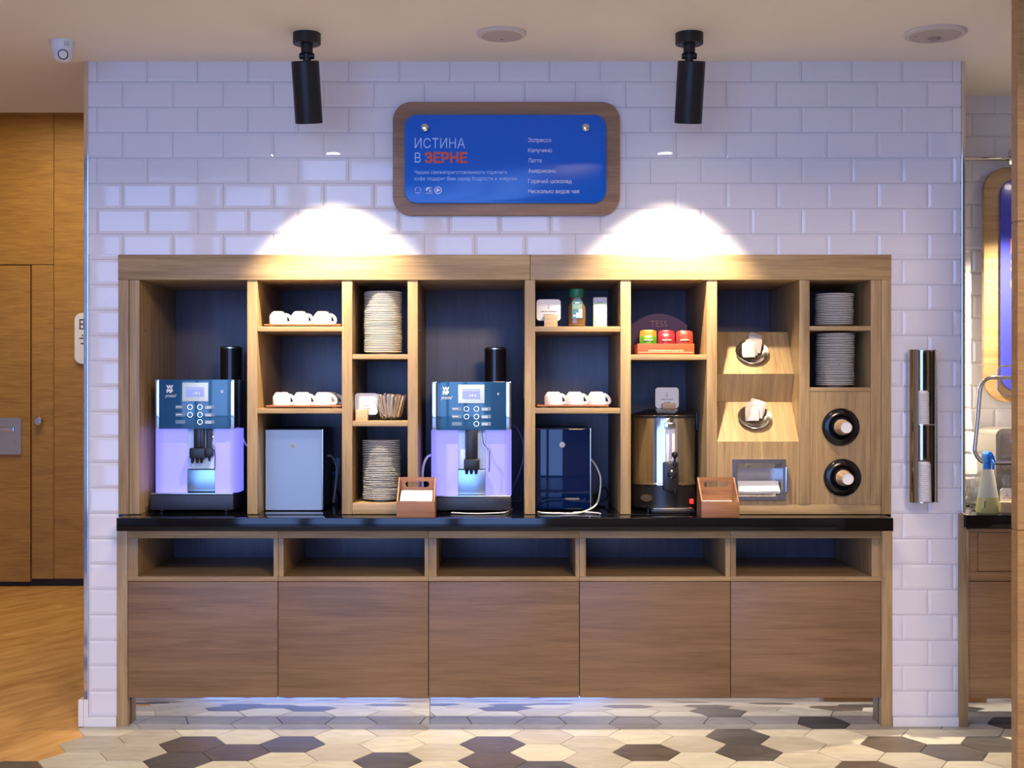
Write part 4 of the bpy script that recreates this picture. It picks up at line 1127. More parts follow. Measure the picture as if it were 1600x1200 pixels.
for ring, cnt in ((.0, 3), (.017, 8), (.032, 14), (.045, 23)):
    for i in range(cnt):
        a = 2*PI*(i + r.random()*.4)/cnt; q = r.choice((0, 0, 1, 2))
        o = protos[q] if first[q] else protos[q].copy()
        if not first[q]: COL.objects.link(o)
        first[q] = False
        lean = ring/.034*.21 + r.uniform(0, .04)
        bx, by = cxb + ring*.9*math.cos(a), Yb_ + ring*.9*math.sin(a)
        o.rotation_euler = (Matrix.Rotation(a, 3, 'Z') @ Matrix.Rotation(lean, 3, 'Y') @ Matrix.Rotation(r.uniform(0, 3), 3, 'Z')).to_euler()
        o.location = (bx, by, zb + .0115 + r.uniform(0, .012))
        tag(o, ['white', 'brown', 'pale lilac'][q] + ' paper sugar stick standing in the ribbed glass bowl', 'sugar stick', 'sugar sticks in the glass bowl')

# ================================================================ WATER URN
Yu = .25; R_u = .146; cu = fx(1036.5, Yu)
t = empty('water_urn', (cu, Yu, ZC), 'large polished steel hot water urn with black base and tap', 'urn')
zr = fz(654, Yu - R_u*.7); z_b = fz(757, Yu - R_u)
z_top = fz(647, Yu)
mb = MB(); mb.lathe([(R_u - .003, z_b), (R_u, z_b + .001), (R_u, zr), (R_u - .001, zr + .003)], (cu, Yu, 0), 96); ub = mb.build('tank', mat('urn_steel', (.66,.64,.60), .10, 1.0), t)
mb = MB(); mb.lathe([(R_u + .001, z_b - .006), (R_u + .0035, z_b - .003), (R_u + .0035, z_b + .002), (R_u + .001, z_b + .005)], (cu, Yu, 0), 96); mb.build('band', chrome, t)
mb = MB(); mb.lathe([(R_u - .006, ZC + .012), (R_u + .002, ZC + .016), (R_u + .001, z_b - .006)], (cu, Yu, 0), 72); mb.build('base', black, t)
for a in (45, 135, 225, 315):
    mb = MB(); mb.lathe([(.014, ZC + .0004), (.014, ZC + .014)], (cu + .11*math.cos(math.radians(a)), Yu + .11*math.sin(math.radians(a)), 0), 14); mb.build('foot', black, t)
mb = MB(); mb.lathe([(R_u - .002, zr + .002), (R_u + .004, zr + .003), (R_u + .005, zr + .016), (R_u - .002, zr + .020), (.085, zr + .040), (.05, zr + .043), (0, zr + .043)], (cu, Yu, 0), 72); ld = mb.build('lid', mat('black_urn_lid', (.02,.02,.024), .18, coat=.5), t)
LID_T = zr + .043
mb = MB(); mb.tube([(cu + (R_u+.0058)*math.cos(2*PI*i/64), Yu + (R_u+.0058)*math.sin(2*PI*i/64), zr + .014) for i in range(64)], .0014, 6, closed=True); mb.build('lid_rim', chrome, ld)
for sgn, nm in ((1, 'handle'), (-1, 'handle')):
    x = cu + sgn*(R_u + .002)
    mb = MB(); mb.box(min(x, x + sgn*.013), max(x, x + sgn*.013), Yu - .014, Yu + .014, zr - .055, zr + .024, .003)
    if sgn > 0: mb.tube(smooth_path([(x + .010, Yu, zr - .02), (x + .026, Yu, zr - .016), (x + .040, Yu, zr - .018)], 4), .006, 10)
    mb.build(nm, black, t)
yf = Yu - R_u
gx = fx(1047, yf)
mb = MB(); mb.box(fx(1037.5, yf), fx(1055.5, yf), yf - .020, yf + .006, fz(669.5, yf), fz(660.5, yf), .004); mb.lathe([(0,0),(.006,.001),(.005,.009),(0,.012)][::1], (fx(1045, yf), yf - .006, fz(660, yf)), 14); mb.build('gauge_cap', chrome, t)
mb = MB(); mb.box(fx(1040.5, yf), fx(1054, yf), yf - .010, yf + .004, fz(722, yf), fz(669.8, yf), .002); gp = mb.build('gauge_plate', mat('white_gauge', (.72,.70,.72), .3), t)
mb = MB(); mb.lathe([(.0045, fz(721, yf)), (.0045, fz(670, yf))], (gx - .001, yf - .0155, 0), 14); mb.build('gauge_tube', glass, gp)
mb = MB(); mb.box(gx + .003, gx + .007, yf - .0108, yf - .0098, fz(716, yf), fz(678, yf)); mb.build('gauge_scale', mat('brown_scale', (.35,.16,.10), .5), gp)
mb = MB(); mb.box(fx(1035, yf), fx(1059, yf), yf - .035, yf + .003, fz(766, yf), fz(721, yf), .010); mb.lathe([(.007, 0), (.009, .02)], (fx(1053, yf), yf - .03, fz(770, yf)), 14)
tp = mb.build('tap', black, t)
mb = MB(); kx, kz = fx(1053, yf), fz(721, yf)
mb.lathe([(.009, -.02), (.010, -.004), (.005, 0), (.005, .016), (.009, .020), (.013, .026), (.014, .034), (.011, .043), (0, .046)], (kx, yf - .032, kz), 20)
mb.lathe([(.017, 0), (.019, .004), (.019, .010), (.012, .016), (0, .017)], (fx(1048, yf), yf - .033, fz(740, yf)), 20, Matrix.Rotation(PI/2, 4, 'X')); mb.build('tap_lever', black, tp)
mb = MB(); mb.box(fx(1015, yf), fx(1083, yf), yf - .075, yf + .02, ZC + .0005, fz(795.5, yf - .07), .008); tr_ = mb.build('drip_tray', black, t)
mb = MB(); mb.box(fx(1018, yf), fx(1080, yf), yf - .070, yf + .01, fz(795.5, yf - .07) + .0004, fz(795.5, yf - .07) + .003, .001); mb.build('drip_grate', steel, tr_)
def on_cyl(px, py, R=R_u + .002): 
    # point on the front of the urn seen at a pixel
    Y = yf
    for _ in range(8):
        x = fx(px, Y) - cu; Y = Yu - math.sqrt(max(R*R - x*x, 0))
    return x + cu, Y, fz(py, Y), math.asin(x/R)
x, y, z, a = on_cyl(1010, 778)
M_ = Matrix.Translation((x, y - .0005, z)) @ Matrix.Rotation(a, 4, 'Z')
mb = MB(); mb.prism(circ(0, 0, .031, 28, .0165), -.0015, .006); mb.xf(M_); bd = mb.build('badge', steel, t)
mb = MB()
for i in range(8): mb.box(-.021 + i*.0053, -.0172 + i*.0053, -.0021, -.0015, -.0035 + .001*(i % 2), .0035 + .001*(i % 3))
mb.xf(M_); mb.build('badge_marks', ink, bd)
mb = MB(); mb.box(fx(1077, yf+.05), fx(1083, yf+.05), yf + .035, yf + .07, fz(787, yf+.05), fz(779.5, yf+.05), .002); mb.build('power_switch', mat('red_switch', (.8,.03,.02), .3, emit=(1,.05,.02), es=.6), t)
# card standing on the urn lid
card_sign(Yu - .02, (1024, 1060.5, 605.5, 638), (1034.5, 1055, 630), LID_T, 'rounded white card in a pine block, standing on the urn lid', [('КИПЯТОК', .58), ('ЧАЙ', .3)])

# ================================================================ DISHES WITH PAPER SACHETS
def slope_frame(y0, z0, y1, z1):
    a = Vector((0, y1-y0, z1-z0)).normalized(); n = Vector((0, -a.z, a.y))
    return a, n
def dish(px, py, Y, a, n, label, rad, gname, seeds, cnt, spread, words):
    z = fz(py, Y); x = fx(px, Y)
    M = Matrix(((1, a.x, n.x, x), (0, a.y, n.y, Y), (0, a.z, n.z, z), (0, 0, 0, 1)))
    t = empty('metal_dish', (x, Y, z), label, 'dish', 'oval metal sachet dishes')
    S = Matrix.Diagonal((1.12, 1, 1, 1))
    mb = MB(); mb.lathe([(0, .0012), (rad*.62, .0012), (rad*.72, .004), (rad*.90, .012), (rad, .0145), (rad*1.02, .0138), (rad*1.0, .0125), (rad*.92, .0095), (rad*.74, .0008), (rad*.64, 0.0004), (0, .0004)], seg=64, cap=False)
    mb.xf(M @ S); mb.build('dish_body', mat('dish_steel', (.50,.46,.42), .16, 1.0), t)
    r = random.Random(seeds)
    for i in range(cnt):
        o = sachet_mesh('paper_sachet', .060, .068, .007, mat('sachet_paper', (.42,.33,.29), .5) if i % 2 else mat('sachet_paper_white', (.50,.47,.47), .5), seed=seeds*9+i)
        u = (i/(cnt-1) - .5)
        # sachets stand upright on the dish, fanned front to back
        y_off = u*spread
        base = M @ Vector((r.uniform(-.012, .012) + words[1]*u, y_off, .009))
        o.location = base
        o.rotation_euler = (r.uniform(-.12, .05) - .12, r.uniform(-.10, .10) + words[2]*(i/(cnt-1)), r.uniform(-.25, .25))
        tag(o, 'white and brownish paper sachet standing in the ' + words[0], 'sachet', gname)
a, n = slope_frame(.092, 1.557, .2277, 1.75)
dish(1174.5, 552.5, .155, a, n, 'oval metal dish of paper sachets on the upper sloping shelf', .066, 'paper sachets in the upper dish', 3, 7, .055, ('upper metal dish', .02, .25))
a, n = slope_frame(.004, fz(690), .149, 1.43)
dish(1178.5, 654, .082, a, n, 'oval metal dish of paper sachets on the lower sloping shelf', .066, 'paper sachets in the lower dish', 4, 6, .040, ('lower metal dish', .012, .2))

# ================================================================ BUILT-IN NAPKIN DISPENSER
x0, x1, z0, z1 = fx(1144), fx(1227.5), fz(781.5), fz(717.5)
t = empty('napkin_dispenser', ((x0+x1)/2, .0, z0), 'steel napkin dispenser set into the oak front beside the right caddy', 'dispenser')
ix0, ix1, iz0, iz1 = nd[0] + .0025, nd[1] - .0025, nd[2] + .0025, nd[3] - .0025
bs_m = mat('satin_steel', (.62,.60,.58), .28, .95)
mb = MB(); mb.prism(rrect(x0, x1, z0, z1, .003, 3), -.004, .0035, holes=[[(ix0, iz0), (ix1, iz0), (ix1, iz1), (ix0, iz1)]]); mb.box(x1 - .001, x1 + .008, -.012, .002, z0 + .035, z1 - .035, .003); mb.build('frame', mat('bluish_frame_steel', (.48,.52,.68), .2, 1.0), t)
mb = MB()
bx0, bx1, bz0, bz1, yb_ = ix0 + .022, ix1 - .012, iz0 + .012, iz1 - .028, .10
O_ = [(ix0, 0, iz0), (ix1, 0, iz0), (ix1, 0, iz1), (ix0, 0, iz1)]; I_ = [(bx0, yb_, bz0), (bx1, yb_, bz0), (bx1, yb_, bz1), (bx0, yb_, bz1)]
for q in range(4):
    r_ = (q+1) % 4; mb.quad([O_[q], O_[r_], I_[r_], I_[q]])
mb.quad(I_)
O2 = [(x_ + (-.0015 if i in (0, 3) else .0015), y_ + .003, z_ + (-.0015 if i < 2 else .0015)) for i, (x_, y_, z_) in enumerate(O_)]; I2 = [(x_ + (-.0015 if i in (0, 3) else .0015), y_ + .0015, z_ + (-.0015 if i < 2 else .0015)) for i, (x_, y_, z_) in enumerate(I_)]
for q in range(4):
    r_ = (q+1) % 4; mb.quad([O2[r_], O2[q], I2[q], I2[r_]]); mb.quad([O_[r_], O_[q], O2[q], O2[r_]])
mb.quad(I2[::-1])
mb.build('hopper', bs_m, t, smooth=False)
r = random.Random(8)
NZ = fz(773) + .002
def napkin(name, x0, x1, y0, y1, z, wav, seed, droop=0.0, th=.0018):
    r = random.Random(seed); mb = MB(); bm = bmesh.new(); nx, ny = 12, 8
    ph = r.random()*6
    def P(i, j, dz):
        u, v = i/nx, j/ny
        zz = z + wav*math.sin(ph + 5*u + 2*v)*(1-v) + dz - droop*max(0, (1-v) - .75)*4
        return (x0 + (x1-x0)*u + .003*math.sin(ph+3*v)*(1-v), y0 + (y1-y0)*v, zz)
    T = [[bm.verts.new(P(i, j, th)) for j in range(ny+1)] for i in range(nx+1)]
    B = [[bm.verts.new(P(i, j, 0)) for j in range(ny+1)] for i in range(nx+1)]
    for i in range(nx):
        for j in range(ny):
            bm.faces.new([T[i][j], T[i+1][j], T[i+1][j+1], T[i][j+1]]); bm.faces.new([B[i][j+1], B[i+1][j+1], B[i+1][j], B[i][j]])
    for i in range(nx):
        bm.faces.new([B[i][0], B[i+1][0], T[i+1][0], T[i][0]]); bm.faces.new([T[i][ny], T[i+1][ny], B[i+1][ny], B[i][ny]])
    for j in range(ny):
        bm.faces.new([T[0][j], T[0][j+1], B[0][j+1], B[0][j]]); bm.faces.new([B[nx][j], B[nx][j+1], T[nx][j+1], T[nx][j]])
    bmesh.ops.recalc_face_normals(bm, faces=bm.faces); mb.merge(bm)
    return mb.build(name, paper)
# napkins hang forward: stack tilted up towards the back
for i in range(6):
    o = napkin('paper_napkin', bx0 - .010, bx1 + .001, 0, .060, 0, .0012, 30+i, th=.0016)
    o.rotation_euler = (math.radians(46), 0, 0); o.location = (0, .012 - i*.0018, iz0 + .012 + i*.0018)
    tag(o, 'white paper napkin in the steel dispenser' if i < 5 else 'frontmost crumpled white napkin in the steel dispenser', 'napkin', 'napkins in the steel dispenser')

# ================================================================ WOODEN NAPKIN CADDIES
def caddy(px, label, g, mirror=False):
    Yf, Yk = -.160, -.03
    xw = 59.5*(D+Yf)/F
    x0 = fx(px, Yf); x1 = x0 + xw; th = .0065
    zb = ZC + .0005; hf = .071; hb = fz(745.5, Yk) - zb
    t = empty('napkin_caddy', ((x0+x1)/2, (Yf+Yk)/2, zb), label, 'caddy', 'wooden napkin caddies')
    mb = MB(); mb.box(x0, x1, Yf, Yf + th, zb, zb + hf, .001); mb.build('front_board', acacia, t)
    cx = (x0+x1)/2; zs = zb + hb - .031
    slot = rrect(cx - .052, cx + .052, zs - .013, zs + .013, .0128, 8)
    mb = MB(); mb.prism([(x0, zb), (x1, zb), (x1, zb + hb), (x0, zb + hb)], Yk - th, Yk, holes=[slot]); mb.build('handle_board', acacia, t, smooth=False)
    for xa in (x0, x1 - th):
        mb = MB(); P = [(Yf + th + .0002, zb), (Yk - th - .0002, zb), (Yk - th - .0002, zb + hb), (Yk - th - .006, zb + hb), (Yf + th + .0002, zb + hf)]
        bm = bmesh.new(); a = [bm.verts.new((xa, y, z)) for y, z in P]; b = [bm.verts.new((xa + th, y, z)) for y, z in P]
        bm.faces.new(a[::-1]); bm.faces.new(b)
        for i in range(len(P)):
            j = (i+1) % len(P); bm.faces.new([a[i], a[j], b[j], b[i]])
        bmesh.ops.recalc_face_normals(bm, faces=bm.faces); mb.merge(bm); mb.build('side_board', acacia, t, smooth=False)
    mb = MB(); mb.box(x0 + th + .0002, x1 - th - .0002, Yf + th + .0002, Yk - th - .0002, zb, zb + .006); mb.build('bottom_board', acacia, t)
    n = 7 if not mirror else 5
    for i in range(n):
        z = zb + .0065 + i*(.062 if not mirror else .058)/n*1.12
        o = napkin('paper_napkin', x0 + th + .005, x1 - th - .007, Yf + th + .004, Yk - th - .003, z, .0015 if i == n-1 else .0004, 60+i+(9 if mirror else 0), th=.0055)
        if not mirror:
            o.location = (0, Yf + th + .004, z); o.rotation_euler = (math.radians(20), 0, 0)
            for v in o.data.vertices: v.co.y -= Yf + th + .004; v.co.z -= z
        where = 'left wooden caddy, in front of the saucer stack' if not mirror else 'right wooden caddy, beside the steel urn'
        tag(o, ('topmost rumpled white napkin in the ' if i == n-1 else 'white paper napkin lying in the ') + where, 'napkin', g)
caddy(619.6, 'open wooden napkin caddy in front of the left saucer stack and middle coffee machine', 'napkins in the left caddy')
caddy(1096, 'open wooden napkin caddy between the steel urn and the napkin dispenser', 'napkins in the right caddy', True)

# ================================================================ PAPER CUP DISPENSERS
cupw = mat('paper_cup_white', (.80,.80,.80), .5)
cupb = wood('paper_cup_rim_brown', (.30,.14,.05), (.72,.52,.34), 'Y', rough=.5, scale=2.0)
for di, (cx, cz) in enumerate(CUPD):
    w = ('upper', 'lower')[di]
    t = empty('cup_dispenser', (cx, 0, cz), w + ' round black paper cup dispenser at the right end of the shelving', 'dispenser', 'paper cup dispensers')
    Rx = Matrix.Rotation(PI/2, 4, 'X')
    mb = MB(); mb.lathe([(.056, -.30), (.060, -.30), (.0605, -.004), (.079, -.0035), (.083, .002), (.081, .010), (.070, .017), (.058, .019), (.050, .014), (.047, .006), (.046, -.01), (.056, -.012)], (cx, 0, cz), 64, Rx, cap=False)
    mb.build('ring', mat('glossy_black_rubber', (.006,.006,.007), .16), t)
    mb = MB(); mb.lathe([(.049, -.001), (.040, .018), (.0385, .024), (.0365, .024), (.040, .012), (.046, -.004)], (cx, 0, cz), 48, Rx, cap=False); mb.build('gasket', black, t)
    nc = 7
    for i in range(nc):
        d0 = .095 - i*.0115            # cup bottom distance in front of the wall
        mb = MB(); mb.mi = 0
        rt, rb = .0345, .0255
        # cup pointing bottom-first into the room; rim hidden by the next cup
        rip = [(rb + (rt - .003 - rb)*q/22 + (.0007 if i == 0 and q % 2 else 0), d0 - .066*q/22) for q in range(23)]
        mb.lathe([(rb*.94, d0 - .003)] + rip + [(rt, d0 - .070), (rt - .001, d0 - .073), (rt - .003, d0 - .071), (rb - .0008, d0 - .004)], (cx, 0, cz), 40, Rx, cap=False)
        o = mb.build('paper_cup', [cupb])
        mb = MB(); mb.lathe([(0, d0 - .0024), (rb*.94, d0 - .0024), (rb*.94, d0 - .0032), (0, d0 - .0032)], (cx, 0, cz), 40, Rx)
        bt2 = mb.build('cup_base', cupw, o)
        tag(o, ('outermost paper cup with white base in the %s black dispenser' if i == 0 else 'brown-patterned paper cup nested in the %s black dispenser') % w, 'paper cup', 'paper cups in the %s dispenser' % w)

# ================================================================ STEEL LID DISPENSER ON THE TILES
Yl = -.10
x0, x1 = fx(1418.5, -.05), fx(1459.5, -.05); zt, zb = fz(546.5, -.05), fz(784, -.05)
t = empty('lid_dispenser', ((x0+x1)/2, 0, zb), 'upright polished steel holder of cup lids on the tiles right of the shelving', 'dispenser')
def trough(mb, x0, x1, z0, z1):
    cxx = (x0+x1)/2; r = (x1-x0)/2
    P = []
    n = 28; a0, a1 = math.radians(238), math.radians(-36)    # opening towards the camera, slightly right
    pts = [(cxx + r*math.cos(a0 + (a1-a0)*i/n), -.002 - r + r*math.sin(a0 + (a1-a0)*i/n)) for i in range(n+1)]
    inn = [(cxx + (r-.0015)*math.cos(a0 + (a1-a0)*i/n), -.002 - r + (r-.0015)*math.sin(a0 + (a1-a0)*i/n)) for i in range(n+1)]
    bm = bmesh.new()
    L0 = [[bm.verts.new((x, y, z)) for x, y in pts] for z in (z0, z1)]; L1 = [[bm.verts.new((x, y, z)) for x, y in inn] for z in (z0, z1)]
    for i in range(n):
        bm.faces.new([L0[0][i], L0[0][i+1], L0[1][i+1], L0[1][i]]); bm.faces.new([L1[1][i], L1[1][i+1], L1[0][i+1], L1[0][i]])
        bm.faces.new([L0[1][i], L0[1][i+1], L1[1][i+1], L1[1][i]]); bm.faces.new([L1[0][i], L1[0][i+1], L0[0][i+1], L0[0][i]])
    for i in (0, n): bm.faces.new([L0[0][i], L0[1][i], L1[1][i], L1[0][i]])
    bmesh.ops.recalc_face_normals(bm, faces=bm.faces); mb.merge(bm); return cxx, r
mb = MB(); cxl, rl = trough(mb, x0, x1, zb, zt); mb.build('trough', mat('dark_polished_steel', (.50,.46,.40), .10, 1.0), t)
ycl = -.002 - rl
zsh = [fz(662.5, -.06), fz(783, -.06)]
for z in zsh:
    mb = MB(); mb.lathe([(rl - .0022, z - .0035), (rl - .0022, z)], (cxl, ycl, 0), 40); mb.build('shelf_plate', chrome, t)
mb = MB(); mb.box(x1 - .004, x1 + .001, ycl - rl*.62, ycl - rl*.4, zb, zt, .001); mb.build('edge_strip', steel, t)
mb = MB(); mb.box(cxl - .012, cxl + .012, -.0105 + .007, .0015, zb + .02, zt - .02); mb.build('bracket', steel, t)
def make_lid():
    mb = MB(); mb.lathe([(.0345, 0), (.0355, .001), (.036, .0035), (.0345, .0055), (.0325, .0065), (.031, .014), (.0300, .0145), (.029, .011), (0, .0105)], seg=40, cap=False)
    return mb.build('takeaway_cover', white_pl)
lid0 = make_lid(); ul = [False]
def lid_stack(z, n, w, lean, scale, pitch, cxo=0):
    for i in range(n):
        if not ul[0]: o = lid0; ul[0] = True
        else: o = lid0.copy(); COL.objects.link(o)
        s_ = scale*(1 + lean*i/n)
        o.scale = (s_, s_, 1); o.location = (cxl + cxo - .006*(i/n if lean > 0 else -.2), ycl - .004, z + .0006 + i*pitch)
        tag(o, ('topmost' if i == n-1 else 'one') + ' white cup lid of the %s pile in the steel holder' % w, 'cup lid', 'cup lids of the %s pile' % w)
lid_stack(zsh[0], 16, 'upper', .14, .90, .0087)
lid_stack(zsh[1], 19, 'lower', -.12, 1.04, .0087, .003)
# ================================================================ RIGHT RECESS
# hanging sign with wooden frame, rail and hook
Ys = .60
t = empty('hanging_sign', (fx(1600, Ys), Ys, fz(445, Ys)), 'blue sign in an amber wood frame hanging from a rail at the right edge', 'sign')
def SX(p): return fx(p, Ys)
def SZ(p): return fz(p, Ys)
mb = MB(); mb.prism(rrect(SX(1537.5), SX(1700), SZ(628), SZ(261), .115, 14), Ys, Ys + .028, .003)
fr = mb.build('frame', wood('sign_wood_amber', (.30,.17,.07), (.50,.32,.15), 'X'), t)
mb = MB(); mb.prism(rrect(SX(1561), SX(1678), SZ(612), SZ(279.5), .085, 14), Ys - .02, Ys - .008, .001); pn = mb.build('panel', mat('violet_blue_board', (.05,.06,.46), .2, coat=.3), t)
mb = MB(); mb.box(SX(1600), SX(1620), Ys - .008, Ys, SZ(500), SZ(400)); mb.build('spacer', black, t)
s = (D + Ys)/F
text('Т', SX(1577.6), SZ(361), Ys - .0202, 15*s, 12.5*s, white_ink, parent=pn, bold=-.012)
for ch, y in (('В', 395.5), ('З', 425.5), ('С', 455)): text(ch, SX(1578), SZ(y), Ys - .0202, 20*s, 14*s, mat('bright_orange_ink', (.85,.17,.04), .5), parent=pn, bold=.05)
Yr = .58
t = empty('wall_rail', (fx(1550, Yr), Yr, fz(247, Yr)), 'horizontal chrome rail high on the tiles at the upper right', 'rail')
mb = MB(); mb.tube([(fx(1508, .3) + .0, Yr, fz(247.5, Yr)), (fx(1720, Yr), Yr, fz(247.5, Yr))], .0115, 18); mb.build('bar', chrome, t)
mb = MB(); mb.tube([(fx(1640, Yr), Yr, fz(247.5, Yr)), (fx(1640, Yr), YR, fz(247.5, Yr))], .010, 14); mb.build('bracket', chrome, t)
t = empty('sign_hook', (fx(1579, Yr), Yr, fz(245, Yr)), 'grey metal hook clamping the blue sign to the chrome rail', 'hook')
mb = MB(); mb.prism(circ(fx(1580, Yr), fz(240, Yr), .021, 24), Yr - .03, Yr - .013); mb.box(fx(1573.5, Yr), fx(1587, Yr), Yr - .028, Yr - .013, fz(259.5, Yr), fz(240, Yr), .001); mb.build('plate', steel, t)
mb = MB(); mb.lathe([(.005, 0), (.005, .003), (0, .0035)], (fx(1580, Yr), Yr - .03, fz(239, Yr)), 14, Matrix.Rotation(PI/2, 4, 'X')); mb.build('screw', chrome, t)
# white tiled ledge band
# toaster behind, with two knobs
Yt = .36
tx0, tx1 = fx(1556, Yt), fx(1650, Yt)
t = empty('toaster', ((tx0+tx1)/2, Yt, ZC), 'steel conveyor toaster with two knobs on the counter at the right edge', 'toaster')
mb = MB(); mb.prism(rrect(tx0, tx1, ZC + .012, fz(669.5, Yt), .035, 8), Yt, Yt + .24, .004); tb_ = mb.build('body', mat('toaster_steel', (.42,.40,.37), .3, .9), t)
mb = MB(); mb.prism(rrect(tx0 + .02, tx1 - .02, fz(735, Yt), fz(676, Yt), .022, 6), Yt - .004, Yt - .0005, .001); fpl = mb.build('control_plate', steel, t)
for py in (690, 713):
    mb = MB(); mb.lathe([(.012, 0), (.012, .010), (.009, .016), (0, .017)], (fx(1582.5, Yt), Yt - .004, fz(py, Yt)), 20, Matrix.Rotation(PI/2, 4, 'X')); mb.build('knob', chrome, fpl)
for x in (tx0 + .05, tx1 - .05):
    mb = MB(); mb.lathe([(.013, ZC + .0004), (.013, ZC + .012)], (x, Yt + .12, 0), 14); mb.build('foot', black, t)
# bent chrome tube rack in front of it
t = empty('tube_rack', (fx(1560, .2), .2, ZC), 'bent chrome tube rack standing in front of the steel toaster', 'rack')
Yk = .20
def q(px, py, Y=Yk): return (fx(px, Y), Y, fz(py, Y))
pts = [q(1660, 590), q(1600, 590), q(1560, 590)] + [Vector(v) for v in arc3(q(1549, 590), q(1534, 591), q(1531, 612), 8)] + [q(1528, 650), q(1524, 690)] + [Vector(v) for v in arc3(q(1523, 700), q(1522, 708), q(1529, 716), 6)] + [Vector(v) for v in arc3(q(1532, 719), q(1535, 722), q(1545, 723), 4)] + [q(1600, 723), q(1660, 723)]
mb = MB(); mb.tube(pts, .0095, 16); mb.build('front_tube', chrome, t)
Y2 = .27
pts = [q(1660, 572, Y2), q(1570, 572, Y2)] + [Vector(v) for v in arc3(q(1566, 572, Y2), q(1559, 572, Y2), q(1559, 582, Y2), 6)] + [q(1558.5, 596, Y2)] + [Vector(v) for v in arc3(q(1558.5, 604, Y2), q(1560, 616, Y2), q(1574, 618, Y2), 6)] + [q(1600, 618, Y2), q(1660, 618, Y2)]
mb = MB(); mb.tube(pts, .0045, 12); mb.build('rear_tube', chrome, t)
mb = MB(); mb.tube([q(1640, 723), (fx(1640, Yk), Yk, ZC + .001)], .0095, 14); mb.tube([q(1650, 590), q(1650, 572, Y2)], .0045, 10); mb.tube([q(1655, 590), q(1655, 723)], .0095, 12); mb.build('leg', chrome, t)
# glass bowls
def cut_bowl(px, Y, R_, h, label, g):
    cx = fx(px, Y)
    t_ = empty('cut_glass_bowl', (cx, Y, ZC), label, 'bowl', g)
    mb = MB(); bm = bmesh.new(); n = 64; rings = []
    P = [(.45, 0), (.60, .02), (.78, .25), (.9, .55), (.96, .8), (1, 1)]
    for rr, zz in P + [(.96, 1), (.92, .8), (.86, .55), (.73, .28), (.55, .08)]:
        rings.append([bm.verts.new((cx + R_*(rr + .025*math.cos(16*2*PI*i/n + zz*3))*math.cos(2*PI*i/n), Y + R_*(rr + .025*math.cos(16*2*PI*i/n + zz*3))*math.sin(2*PI*i/n), ZC + .0005 + h*zz + (.004*math.cos(16*2*PI*i/n) if zz == 1 else 0))) for i in range(n)])
    for a, b in zip(rings, rings[1:]):
        for i in range(n): bm.faces.new([a[i], a[(i+1) % n], b[(i+1) % n], b[i]])
    bm.faces.new(rings[0][::-1]); bm.faces.new(rings[-1])
    bmesh.ops.recalc_face_normals(bm, faces=bm.faces); mb.merge(bm); mb.build('bowl_body', glass, t_)
cut_bowl(1520, .42, .070, .16, 'cut glass bowl beside the tiled wall edge, behind the spray bottle', 'cut glass bowls')
cut_bowl(1572, .27, .085, .150, 'larger cut glass bowl right of the spray bottle, below the rack', 'cut glass bowls')
cut_bowl(1527, .17, .045, .105, 'small pale glass jar just left of the spray bottle', 'cut glass bowls')
# spray bottle
Yb2 = .04; cx = fx(1543.5, Yb2); k = (D+Yb2)/F; zb = ZC + .0005
t = empty('spray_bottle', (cx, Yb2, zb), 'translucent spray bottle with blue trigger head and yellow liquid', 'bottle')
H = fz(733, Yb2) - zb
liq = fz(777, Yb2) - zb
prof = [(17*k, 0), (18.6*k, .006), (18.0*k, liq*.5), (16.5*k, liq), (13*k, H*.62), (11.5*k, H*.78), (9.5*k, H*.92), (8.6*k, H)]
S = Matrix.Translation((cx, Yb2, zb)) @ Matrix.Diagonal((1, .62, 1, 1))
mb = MB(); mb.lathe(prof, seg=40); mb.xf(S); mb.build('bottle_body', mat('milky_plastic', (.80,.80,.70), .3, trans=.5, ior=1.2), t)
mb = MB(); mb.lathe([(r_*1.006, z) for r_, z in prof[:4]], seg=40, cap=False); mb.xf(S); mb.build('liquid', mat('yellow_green_liquid', (.50,.46,.16), .2), t)
bluep = mat('bright_blue_plastic', (.01,.18,.68), .35)
mb = MB(); mb.lathe([(6.2*k, H + .001), (6.4*k, H + .006), (6.0*k, H + .032)], (cx - .003, Yb2, zb), 28)
hz = zb + H
P = [(cx - 5*k, hz + .033), (cx - 6.8*k, hz + .050), (cx - 6.3*k, hz + .068), (cx - 3*k, hz + .080), (cx + 1*k, hz + .076), (cx + 4.6*k, hz + .058), (cx + 5.8*k, hz + .040), (cx + 5.4*k, hz + .030)]
mb.prism(P, Yb2 - .045, Yb2 + .025, .004); hd = mb.build('trigger_head', bluep, t)
mb = MB(); mb.tube(smooth_path([(cx - .002, Yb2 - .036, hz + .045), (cx + .001, Yb2 - .060, hz + .028), (cx, Yb2 - .062, hz + .002)], 5), .005, 10, flat=1.6); mb.build('trigger', bluep, hd)
mb = MB(); mb.lathe([(.007, 0), (.008, .010), (.003, .012), (0, .012)], (cx - .004, Yb2 - .044, hz + .062), 16, Matrix.Rotation(PI/2, 4, 'X')); mb.build('nozzle', bluep, hd)
mb = MB(); mb.box(cx - 9.5*k, cx - 7*k, Yb2 - .0295, Yb2 - .026, fz(793, Yb2), fz(782, Yb2), .001); mb.build('printed_mark', mat('olive_ink', (.22,.20,.10), .5), t)
card_sign(.06, (1562.5, 1583.5, 763, 785), (1562.5, 1584.5, 784), ZC, 'small white card in a pine block, right of the spray bottle', [('ХЛЕБ', .5), ('ДЛЯ ТОСТОВ', .8)])

